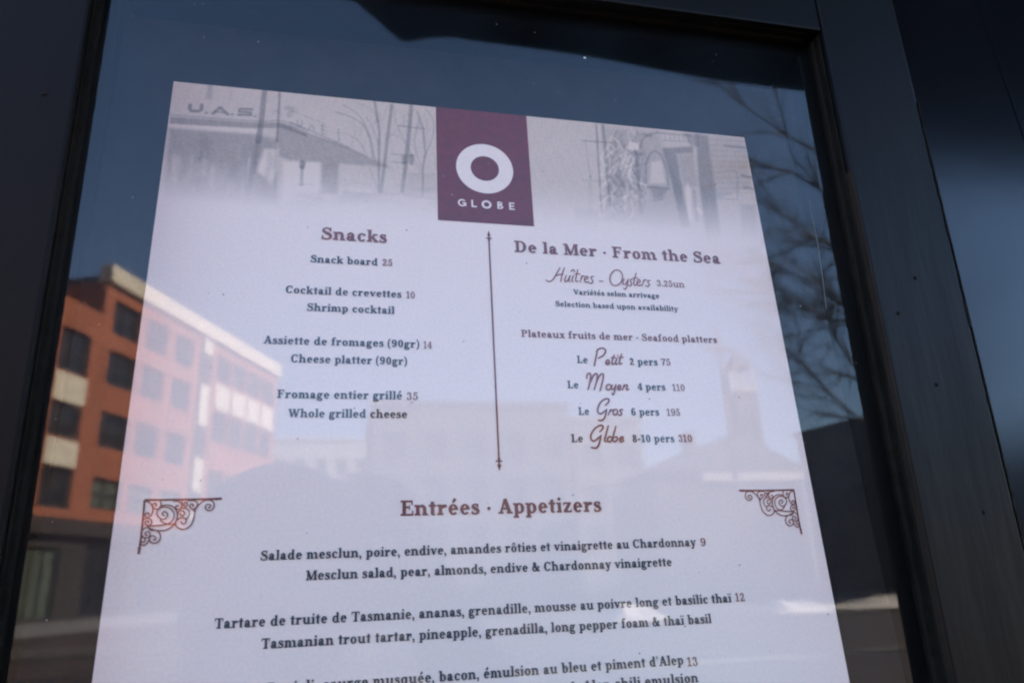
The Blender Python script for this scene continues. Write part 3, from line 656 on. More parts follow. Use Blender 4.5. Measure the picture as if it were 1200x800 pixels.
SCROLL = [[[-130.46, -184.35], [-130.33, -187.95], [-130.2, -192.44], [-130.09, -197.61], [-130.16, -200.53], [-130.27, -203.13]], [[-130.46, -184.35], [-123.95, -184.39], [-114.58, -184.39], [-108.75, -184.33], [-104.34, -184.29]], [[-123.17, -190.05], [-123.8, -189.77], [-124.08, -189.13], [-123.51, -188.53], [-122.53, -189.04], [-122.26, -190.18], [-123.21, -191.29], [-124.67, -190.88], [-125.83, -189.35], [-125.38, -187.67], [-123.68, -186.94], [-121.47, -187.55], [-120.15, -189.28], [-120.18, -191.35], [-121.45, -192.83], [-124.4, -193.43], [-128.42, -193.59]], [[-125.12, -186.72], [-123.39, -186.26], [-121.02, -186.69], [-119.29, -188.54], [-118.9, -191.01], [-119.79, -193.43], [-122.11, -195.05], [-124.55, -195.25], [-126.71, -194.75], [-128.4, -193.78]], [[-124.61, -191.44], [-123.07, -192.6], [-120.89, -193.1], [-118.95, -193.0]], [[-129.96, -184.74], [-128.38, -185.53], [-127.33, -187.63], [-127.68, -189.88], [-128.87, -190.6], [-129.66, -189.84], [-129.2, -188.91], [-128.31, -189.3], [-128.59, -189.93]], [[-125.34, -184.71], [-124.78, -185.97], [-125.24, -187.29], [-126.44, -187.64], [-127.53, -186.79], [-127.3, -185.66], [-126.44, -185.75], [-126.43, -186.51], [-126.91, -186.58]], [[-130.07, -191.4], [-128.91, -190.79], [-127.5, -191.45], [-127.22, -192.69], [-128.2, -193.41], [-129.21, -192.83], [-129.15, -191.83], [-128.26, -191.92], [-128.28, -192.63]], [[-128.4, -193.78], [-129.7, -194.67], [-130.12, -196.14], [-129.2, -197.45], [-127.8, -197.52], [-127.21, -196.58], [-127.81, -195.57], [-128.77, -195.73], [-128.74, -196.61], [-127.96, -196.71]], [[-128.4, -193.78], [-127.21, -195.03], [-125.34, -195.15], [-123.9, -196.67], [-123.97, -198.69], [-125.48, -199.57], [-127.02, -198.86], [-127.25, -197.5], [-126.3, -196.9], [-125.28, -197.59], [-125.43, -198.47], [-126.04, -198.27]], [[-130.23, -197.6], [-129.2, -197.48], [-128.68, -198.38], [-129.07, -199.17], [-129.75, -198.71]], [[-130.08, -199.51], [-128.89, -200.2], [-127.93, -199.42], [-127.37, -198.23]], [[-121.04, -184.78], [-118.85, -185.12], [-117.78, -186.48], [-118.23, -187.73], [-119.22, -187.86], [-119.8, -187.09], [-119.43, -186.49], [-118.74, -186.88]], [[-117.98, -184.83], [-117.27, -186.49], [-116.32, -187.0], [-115.86, -186.13], [-116.44, -185.36], [-117.05, -185.77], [-116.64, -186.31]], [[-115.98, -184.86], [-113.81, -184.82], [-112.56, -185.81], [-112.85, -187.33], [-114.07, -187.88], [-115.05, -187.03], [-114.71, -186.04], [-113.89, -186.36], [-114.11, -187.04]], [[-110.45, -184.96], [-111.87, -186.2], [-113.13, -188.28], [-113.24, -190.94], [-114.07, -193.56], [-116.08, -194.94], [-118.08, -194.51], [-119.3, -193.06], [-118.58, -191.39], [-116.84, -190.86], [-115.74, -191.83], [-116.1, -192.95], [-117.06, -192.93], [-117.43, -192.17]], [[-118.92, -187.98], [-117.18, -187.44], [-115.3, -188.24], [-114.93, -190.15], [-115.89, -191.45]], [[-118.91, -189.87], [-118.5, -188.56], [-117.26, -188.39], [-116.56, -189.36], [-117.09, -190.18], [-117.94, -189.89], [-117.72, -189.26]], [[-113.89, -187.89], [-113.38, -188.66]], [[-110.9, -184.87], [-108.35, -184.72], [-106.93, -185.91], [-106.98, -187.83], [-108.38, -188.57], [-109.7, -187.59], [-109.31, -186.33], [-108.12, -186.54], [-108.18, -187.54], [-108.84, -187.45]], [[-130.85, -201.16], [-129.72, -201.34]], [[-106.37, -183.87], [-105.99, -184.88]]]
PHOTO_LEFT = [('p', [[-139.29, -24.53], [-103.07, -24.2], [-93.71, -26.09], [-91.72, -60.5], [-137.45, -58.89]], 0.0, 0.27, 1.4), ('p', [[-139.14, -19.0], [-103.47, -18.23], [-92.68, -16.92], [-81.42, -21.86], [-81.34, -23.52], [-92.51, -19.84], [-103.27, -21.13], [-138.96, -22.79]], 0.0, 0.3, 0.5), ('l', [[-139.23, -18.05], [-103.52, -17.45], [-92.73, -15.94], [-81.5, -20.1]], 0.45, 0.35, 0.4), ('p', [[-139.11, -22.8], [-103.22, -21.89], [-103.07, -24.2], [-139.17, -24.99]], 0.0, -0.12, 0.4), ('l', [[-131.69, -11.95], [-131.71, -14.09], [-130.64, -15.13], [-127.68, -14.78], [-127.0, -14.02], [-127.01, -11.39]], 1.43, 0.42, 0.4), ('l', [[-125.01, -15.24], [-124.55, -15.38]], 0.9, 0.4, 0.4), ('l', [[-121.99, -15.38], [-119.26, -11.83], [-115.79, -15.15]], 1.35, 0.42, 0.4), ('l', [[-120.94, -14.38], [-117.15, -14.33]], 0.67, 0.4, 0.4), ('l', [[-114.21, -14.96], [-113.75, -15.01]], 0.9, 0.4, 0.4), ('l', [[-105.88, -11.23], [-110.86, -11.62], [-111.14, -13.04], [-106.52, -13.09], [-106.04, -14.41], [-111.39, -14.83]], 1.12, 0.42, 0.4), ('l', [[-104.32, -14.8], [-103.93, -14.85]], 0.82, 0.4, 0.4), ('l', [[-124.47, 0.13], [-124.05, -7.29]], 2.1, 0.22, 0.8), ('l', [[-125.55, -5.0], [-125.66, -7.98]], 0.6, 0.2, 0.4), ('l', [[-115.98, -0.29], [-115.24, -6.71]], 1.05, 0.1, 0.8), ('l', [[-101.08, 0.08], [-101.53, -18.4], [-102.04, -28.12]], 2.4, 0.34, 0.4), ('l', [[-102.04, -28.12], [-103.03, -41.41], [-104.25, -50.71]], 1.95, 0.2, 1), ('l', [[-94.58, -0.12], [-94.26, -16.6], [-94.18, -27.3]], 1.05, 0.36, 0.4), ('l', [[-94.34, -31.15], [-93.69, -46.11], [-93.41, -57.04]], 1.35, 0.2, 0.4), ('p', [[-99.52, -31.67], [-93.04, -31.01], [-93.15, -42.34], [-95.34, -49.93], [-101.79, -43.15]], 0.0, -0.25, 0.8), ('l', [[-97.21, -50.09], [-98.09, -53.81], [-95.01, -55.36]], 4.5, 0.2, 2), ('l', [[-99.77, -45.27], [-98.56, -46.54]], 2.25, 0.15, 1), ('l', [[-124.39, -30.46], [-123.96, -43.39]], 4.5, 0.16, 2), ('l', [[-110.96, -40.31], [-110.58, -54.86]], 3.0, 0.12, 2), ('l', [[-125.1, -50.74], [-124.25, -56.02]], 5.25, 0.12, 1.5), ('l', [[-112.09, -49.58], [-113.49, -63.97]], 0.9, -0.12, 1), ('l', [[-106.59, -49.09], [-107.0, -63.47]], 0.9, -0.12, 1), ('l', [[-105.22, -36.96], [-105.05, -49.87]], 0.45, -0.2, 0.6), ('l', [[-96.82, -12.95], [-96.19, -10.39], [-93.73, -12.09]], 0.6, 0.18, 0.4), ('l', [[-90.76, -8.75], [-88.37, -8.97], [-89.77, -12.63]], 2.25, 0.2, 1), ('p', [[-94.2, -17.78], [-89.02, -17.89], [-84.17, -20.6], [-68.91, -24.85], [-62.41, -27.61], [-46.08, -34.78], [-44.85, -36.12], [-53.36, -36.24], [-67.75, -36.08], [-88.05, -36.42], [-93.2, -35.03]], 0.0, 0.24, 0.9), ('l', [[-89.11, -16.22], [-77.82, -20.89], [-63.22, -27.2]], 0.38, 0.42, 0.4), ('l', [[-89.01, -18.18], [-74.52, -23.97], [-63.2, -27.89], [-55.06, -31.27]], 0.3, 0.3, 0.4), ('l', [[-89.45, -9.8], [-74.04, -15.52]], 0.3, 0.22, 0.4), ('l', [[-86.18, -14.9], [-85.5, -17.5], [-84.16, -17.35], [-83.95, -15.15]], 0.45, 0.32, 0.4), ('l', [[-80.67, -19.23], [-79.59, -16.64], [-78.52, -19.49]], 0.45, 0.32, 0.4), ('l', [[-75.21, -16.35], [-74.8, -20.86]], 0.6, 0.3, 0.4), ('l', [[-75.21, -16.35], [-73.58, -17.16]], 0.45, 0.3, 0.4), ('l', [[-75.04, -18.62], [-73.74, -19.17]], 0.45, 0.3, 0.4), ('l', [[-74.8, -20.86], [-73.34, -21.39]], 0.45, 0.3, 0.4), ('l', [[-67.92, -17.83], [-67.48, -24.21]], 0.67, 0.22, 0.4), ('p', [[-74.69, -36.08], [-67.13, -35.83], [-67.1, -51.85], [-74.21, -52.44]], 0.0, 0.28, 0.9), ('p', [[-90.27, -38.05], [-75.21, -36.79], [-75.6, -56.23], [-89.21, -57.33]], 0.0, -0.22, 1.2), ('l', [[-82.75, -37.33], [-82.81, -39.22]], 2.7, 0.4, 0.4), ('l', [[-82.81, -39.22], [-82.68, -48.55]], 1.5, 0.36, 0.4), ('l', [[-84.36, -48.52], [-77.49, -47.73]], 0.75, 0.25, 0.4), ('l', [[-84.79, -55.16], [-80.67, -53.9], [-76.44, -54.47]], 4.5, 0.22, 2.5), ('l', [[-80.54, -56.63], [-80.22, -63.82]], 6.0, 0.14, 3), ('l', [[-49.16, -49.4], [-49.5, -35.1], [-49.4, -16.31], [-51.86, -0.2]], 1.12, 0.3, 0.4), ('l', [[-48.36, -49.33], [-46.9, -34.85], [-45.79, -20.94], [-44.47, -8.63], [-43.84, -1.52]], 1.5, 0.3, 0.4), ('l', [[-49.98, -47.58], [-53.34, -37.4]], 0.6, 0.2, 0.4), ('l', [[-51.14, -33.32], [-53.62, -20.77], [-57.02, -14.12], [-62.85, -10.23], [-69.43, -8.46]], 0.67, 0.26, 0.4), ('l', [[-52.22, -31.48], [-54.47, -18.86], [-58.77, -9.25], [-66.3, -4.01]], 0.6, 0.22, 0.4), ('l', [[-49.46, -24.31], [-52.46, -15.63], [-55.45, -9.89]], 0.45, 0.2, 0.4), ('l', [[-62.58, -20.73], [-57.63, -24.17], [-55.9, -29.89]], 0.38, 0.2, 0.4), ('l', [[-69.86, -20.03], [-62.59, -20.24], [-56.77, -26.55]], 0.38, 0.15, 0.4), ('l', [[-46.2, -20.98], [-42.08, -16.52], [-38.73, -10.03]], 0.38, 0.12, 0.4), ('l', [[-49.62, -11.26], [-53.88, -4.58], [-61.41, -1.88]], 0.38, 0.15, 0.4), ('l', [[-52.1, -12.56], [-47.14, -9.96]], 0.38, 0.1, 0.4), ('l', [[-38.86, -48.05], [-37.06, -31.95], [-35.78, -15.83], [-34.64, -0.73]], 1.8, 0.32, 0.4), ('l', [[-40.41, -12.88], [-28.39, -13.19]], 0.67, 0.32, 0.4), ('l', [[-44.08, -28.71], [-33.31, -28.63]], 0.6, 0.24, 0.4), ('l', [[-43.64, -32.98], [-37.06, -32.94]], 0.6, 0.22, 0.4), ('l', [[-38.05, -29.59], [-38.05, -32.84]], 2.1, 0.3, 0.4), ('l', [[-34.73, -28.97], [-34.74, -32.71]], 2.25, 0.3, 0.4), ('l', [[-29.72, -49.18], [-29.43, -34.17], [-28.27, -27.13], [-29.25, -13.08], [-31.91, -4.07]], 1.05, 0.26, 0.4), ('l', [[-28.71, -29.17], [-24.78, -17.7], [-24.23, -8.39], [-28.03, -1.52]], 0.53, 0.24, 0.4), ('l', [[-29.44, -36.13], [-32.88, -25.6], [-32.84, -17.55], [-30.92, -9.15]], 0.45, 0.22, 0.4), ('l', [[-30.45, -37.2], [-37.05, -23.03], [-42.1, -10.41], [-42.56, -2.2]], 0.45, 0.2, 0.4), ('l', [[-32.03, -24.52], [-40.4, -19.36], [-45.4, -17.38]], 0.38, 0.16, 0.4), ('p', [[-36.24, -38.52], [-23.79, -37.76], [-23.94, -48.22], [-36.26, -49.25]], 0.0, 0.1, 1), ('l', [[-36.24, -38.52], [-23.79, -37.96]], 0.38, 0.14, 0.4), ('l', [[-64.17, -50.67], [-53.12, -50.86], [-40.31, -49.6], [-23.98, -50.89]], 0.53, 0.2, 1), ('p', [[-64.95, -50.74], [-53.12, -50.86], [-53.05, -55.32], [-66.34, -56.39]], 0.0, 0.14, 1.5), ('l', [[-48.31, -54.01], [-24.02, -53.46]], 0.38, 0.1, 1), ('l', [[-49.91, -53.21], [-48.3, -54.94]], 2.25, 0.1, 2), ('l', [[-68.21, -46.35], [-53.21, -45.5]], 0.38, 0.08, 1), ('l', [[-98.53, -34.31], [-98.81, -45.0]], 0.45, -0.09, 1.0), ('l', [[-131.72, -49.93], [-130.54, -59.45]], 0.68, 0.09, 1.0), ('l', [[-128.41, -38.19], [-128.07, -49.0]], 0.83, -0.09, 1.0), ('l', [[-102.81, -33.82], [-101.3, -46.41]], 0.79, 0.09, 1.0), ('l', [[-99.02, -38.15], [-98.77, -44.86]], 1.45, -0.09, 1.0), ('l', [[-97.49, -42.36], [-97.5, -47.88]], 1.5, 0.09, 1.0), ('l', [[-119.69, -42.62], [-118.95, -54.09]], 1.48, -0.09, 1.0), ('l', [[-116.84, -39.5], [-117.27, -48.69]], 1.34, 0.09, 1.0), ('l', [[-131.71, -51.33], [-131.54, -55.9]], 0.68, -0.09, 1.0), ('l', [[-102.76, -37.46], [-102.42, -43.79]], 1.62, 0.09, 1.0), ('l', [[-133.32, -39.6], [-133.21, -43.46]], 0.62, -0.09, 1.0), ('l', [[-104.75, -46.2], [-104.31, -57.19]], 0.98, 0.09, 1.0), ('l', [[-126.63, -53.29], [-127.01, -57.36]], 1.05, -0.09, 1.0), ('l', [[-127.19, -53.51], [-126.46, -63.49]], 1.64, 0.09, 1.0), ('l', [[-135.26, -41.05], [-135.08, -46.35]], 0.62, -0.09, 1.0), ('l', [[-130.72, -43.78], [-130.75, -48.71]], 0.59, 0.09, 1.0), ('l', [[-134.75, -50.94], [-134.95, -55.98]], 2.01, -0.09, 1.0), ('l', [[-132.03, -51.02], [-131.23, -58.81]], 1.51, 0.09, 1.0), ('l', [[-124.19, -34.99], [-122.94, -46.64]], 0.94, -0.09, 1.0), ('l', [[-136.84, -39.31], [-136.15, -51.01]], 1.61, 0.09, 1.0), ('l', [[-122.66, -40.25], [-122.95, -46.36]], 1.58, -0.09, 1.0), ('l', [[-113.9, -53.42], [-113.29, -65.47]], 0.65, 0.09, 1.0), ('l', [[-115.27, -46.98], [-115.11, -50.05]], 0.75, -0.09, 1.0), ('l', [[-103.18, -48.33], [-103.11, -51.44]], 1.88, 0.09, 1.0), ('l', [[-117.58, -41.28], [-117.08, -50.92]], 0.93, -0.09, 1.0), ('l', [[-125.07, -44.32], [-124.83, -52.89]], 1.93, 0.09, 1.0), ('l', [[-100.57, -37.41], [-99.97, -43.4]], 2.0, -0.09, 1.0), ('l', [[-131.57, -46.0], [-131.77, -49.88]], 1.81, 0.09, 1.0), ('l', [[-119.72, -43.98], [-119.86, -51.1]], 1.42, -0.09, 1.0), ('l', [[-132.42, -49.78], [-132.15, -60.01]], 1.23, 0.09, 1.0), ('l', [[-110.61, -51.21], [-110.36, -63.06]], 1.68, -0.09, 1.0), ('l', [[-104.93, -43.62], [-105.23, -54.67]], 1.94, 0.09, 1.0), ('l', [[-124.06, -39.73], [-123.65, -45.56]], 0.92, -0.09, 1.0), ('l', [[-129.99, -53.13], [-129.31, -59.12]], 0.69, 0.09, 1.0), ('l', [[-136.2, -38.73], [-134.97, -49.95]], 1.51, -0.09, 1.0), ('l', [[-98.79, -41.56], [-97.74, -52.7]], 0.6, 0.09, 1.0), ('l', [[-133.01, -51.51], [-131.68, -63.44]], 1.63, -0.09, 1.0), ('l', [[-96.81, -34.44], [-96.29, -41.59]], 1.47, 0.09, 1.0), ('l', [[-134.79, -38.85], [-133.77, -50.8]], 2.04, -0.09, 1.0), ('l', [[-125.23, -34.64], [-124.21, -43.27]], 1.31, 0.09, 1.0), ('l', [[-125.24, -41.85], [-125.27, -47.91]], 1.76, -0.09, 1.0), ('l', [[-111.83, -44.12], [-111.59, -46.84]], 1.5, 0.09, 1.0), ('l', [[-109.9, -31.25], [-109.28, -37.49]], 0.63, -0.09, 1.0), ('l', [[-127.92, -50.39], [-128.26, -57.05]], 1.19, 0.09, 1.0), ('l', [[-126.08, -33.98], [-126.31, -37.53]], 0.81, -0.09, 1.0), ('l', [[-100.44, -31.7], [-100.35, -39.3]], 0.63, 0.09, 1.0), ('l', [[-60.97, -50.08], [-57.97, -48.89]], 1.54, -0.06, 1.2), ('l', [[-67.95, -54.8], [-63.74, -56.11]], 1.14, 0.08, 1.2), ('l', [[-49.16, -55.85], [-46.21, -55.41]], 1.25, -0.06, 1.2), ('l', [[-41.92, -49.14], [-38.07, -49.25]], 1.12, 0.08, 1.2), ('l', [[-62.95, -57.0], [-57.76, -54.97]], 1.09, -0.06, 1.2), ('l', [[-79.0, -58.5], [-75.53, -57.64]], 1.33, 0.08, 1.2), ('l', [[-70.73, -58.99], [-67.91, -59.74]], 1.56, -0.06, 1.2), ('l', [[-69.05, -52.96], [-65.92, -52.91]], 0.63, 0.08, 1.2), ('l', [[-39.69, -53.56], [-37.99, -52.54]], 0.69, -0.06, 1.2), ('l', [[-39.46, -54.92], [-34.58, -52.72]], 1.4, 0.08, 1.2), ('l', [[-37.49, -53.15], [-31.92, -53.94]], 0.98, -0.06, 1.2), ('l', [[-60.7, -52.49], [-56.26, -50.85]], 1.34, 0.08, 1.2), ('l', [[-75.45, -53.49], [-72.32, -53.39]], 1.34, -0.06, 1.2), ('l', [[-78.52, -55.19], [-73.68, -55.29]], 1.27, 0.08, 1.2), ('l', [[-31.09, -51.73], [-28.37, -52.02]], 0.91, -0.06, 1.2), ('l', [[-50.48, -49.84], [-48.4, -48.77]], 1.78, 0.08, 1.2), ('l', [[-36.71, -53.96], [-32.23, -53.32]], 0.82, -0.06, 1.2), ('l', [[-69.94, -56.42], [-64.7, -54.81]], 1.45, 0.08, 1.2), ('l', [[-52.38, -50.69], [-49.66, -50.19]], 0.86, -0.06, 1.2), ('l', [[-25.78, -55.0], [-23.55, -54.81]], 1.79, 0.08, 1.2), ('l', [[-44.23, -49.05], [-38.6, -50.07]], 1.35, -0.06, 1.2), ('l', [[-33.08, -46.07], [-27.41, -46.37]], 1.23, 0.08, 1.2), ('l', [[-63.42, -49.39], [-60.79, -47.92]], 0.73, -0.06, 1.2), ('l', [[-27.33, -45.94], [-21.9, -44.59]], 1.75, 0.08, 1.2), ('l', [[-84.92, -55.32], [-83.17, -55.5]], 1.73, -0.06, 1.2), ('l', [[-30.41, -56.11], [-27.02, -56.92]], 1.51, 0.08, 1.2), ('l', [[-56.52, -56.75], [-52.99, -55.22]], 1.12, -0.06, 1.2), ('l', [[-61.03, -55.68], [-58.32, -57.12]], 1.42, 0.08, 1.2), ('l', [[-73.93, -51.56], [-72.04, -51.83]], 1.6, -0.06, 1.2), ('l', [[-53.19, -51.32], [-51.32, -51.56]], 1.16, 0.08, 1.2), ('l', [[-58.17, -49.42], [-53.18, -49.17]], 1.39, -0.06, 1.2), ('l', [[-29.09, -46.16], [-24.53, -45.89]], 1.33, 0.08, 1.2), ('l', [[-31.02, -53.7], [-28.22, -54.0]], 0.75, -0.06, 1.2), ('l', [[-55.05, -55.25], [-53.43, -54.07]], 0.66, 0.08, 1.2), ('l', [[-74.3, -49.11], [-72.29, -48.44]], 1.59, -0.06, 1.2), ('l', [[-41.26, -46.13], [-36.26, -45.07]], 1.47, 0.08, 1.2), ('l', [[-61.46, -57.62], [-57.99, -58.47]], 1.61, -0.06, 1.2), ('l', [[-38.7, -47.41], [-34.76, -47.14]], 0.88, 0.08, 1.2), ('l', [[-81.43, -55.56], [-77.87, -57.05]], 0.76, -0.06, 1.2), ('l', [[-49.15, -48.51], [-46.46, -48.63]], 0.63, 0.08, 1.2), ('l', [[-37.81, -3.22], [-38.25, -6.39], [-38.39, -10.53]], 0.26, 0.1, 0.4), ('l', [[-35.5, -5.29], [-36.38, -8.49], [-37.63, -12.74]], 0.26, 0.1, 0.4), ('l', [[-60.95, -11.06], [-60.28, -14.02], [-59.49, -17.94]], 0.26, 0.1, 0.4), ('l', [[-56.05, -12.63], [-57.41, -15.81], [-58.62, -19.94]], 0.26, 0.1, 0.4), ('l', [[-37.81, -5.81], [-38.12, -8.95], [-38.22, -13.06]], 0.26, 0.1, 0.4), ('l', [[-36.55, -4.16], [-37.15, -7.34], [-38.59, -11.62]], 0.26, 0.1, 0.4), ('l', [[-28.25, -8.7], [-27.14, -11.67], [-25.76, -15.62]], 0.26, 0.1, 0.4), ('l', [[-30.78, -8.18], [-30.49, -11.24], [-31.06, -15.4]], 0.26, 0.1, 0.4), ('l', [[-44.4, -16.41], [-44.39, -19.43], [-44.16, -23.41]], 0.26, 0.1, 0.4), ('l', [[-54.88, -18.7], [-55.4, -21.75], [-56.68, -25.84]], 0.26, 0.1, 0.4), ('l', [[-29.46, -10.92], [-28.56, -13.9], [-27.25, -17.84]], 0.26, 0.1, 0.4), ('l', [[-31.07, -10.58], [-31.96, -13.76], [-33.86, -18.04]], 0.26, 0.1, 0.4), ('l', [[-27.29, -15.55], [-27.24, -18.6], [-27.46, -22.67]], 0.26, 0.1, 0.4), ('l', [[-38.27, -6.58], [-38.11, -9.65], [-38.38, -13.78]], 0.26, 0.1, 0.4), ('l', [[-61.71, -13.43], [-61.4, -16.41], [-60.65, -20.32]], 0.26, 0.1, 0.4), ('l', [[-60.35, -17.88], [-60.66, -20.9], [-61.57, -24.95]], 0.26, 0.1, 0.4), ('l', [[-48.87, -4.98], [-49.69, -8.16], [-51.29, -12.43]], 0.26, 0.1, 0.4), ('l', [[-61.87, -21.38], [-61.73, -24.33], [-62.11, -28.29]], 0.26, 0.1, 0.4), ('l', [[-51.02, -4.49], [-51.01, -7.58], [-50.89, -11.65]], 0.26, 0.1, 0.4), ('l', [[-51.98, -17.03], [-51.09, -19.94], [-49.97, -23.81]], 0.26, 0.1, 0.4), ('l', [[-51.14, -9.46], [-51.61, -12.57], [-52.53, -16.71]], 0.26, 0.1, 0.4), ('l', [[-37.28, -15.05], [-37.51, -18.11], [-37.97, -22.19]], 0.26, 0.1, 0.4), ('l', [[-53.72, -8.04], [-53.13, -11.04], [-52.77, -15.05]], 0.26, 0.1, 0.4), ('l', [[-50.32, -10.77], [-50.23, -13.81], [-49.6, -17.77]], 0.26, 0.1, 0.4), ('l', [[-32.16, -7.53], [-32.05, -10.62], [-33.04, -14.83]], 0.26, 0.1, 0.4), ('l', [[-34.38, -3.72], [-34.84, -6.89], [-34.74, -11.01]], 0.26, 0.1, 0.4), ('l', [[-30.02, -6.22], [-31.63, -9.51], [-32.86, -13.75]], 0.26, 0.1, 0.4), ('l', [[-26.86, -7.94], [-26.96, -11.06], [-27.15, -15.19]], 0.26, 0.1, 0.4), ('l', [[-32.13, -15.93], [-33.42, -19.12], [-36.75, -23.49]], 0.26, 0.1, 0.4), ('l', [[-49.39, -6.83], [-48.79, -9.83], [-47.39, -13.75]], 0.26, 0.1, 0.4), ('l', [[-56.99, -14.92], [-57.64, -18.01], [-58.98, -22.13]], 0.26, 0.1, 0.4), ('l', [[-27.99, -7.36], [-27.62, -10.42], [-27.46, -14.51]], 0.26, 0.1, 0.4), ('l', [[-28.88, -16.02], [-28.71, -19.06], [-28.44, -23.07]], 0.26, 0.1, 0.4), ('l', [[-45.1, -1.01], [-46.12, -4.25], [-47.66, -8.55]], 0.26, 0.1, 0.4)]
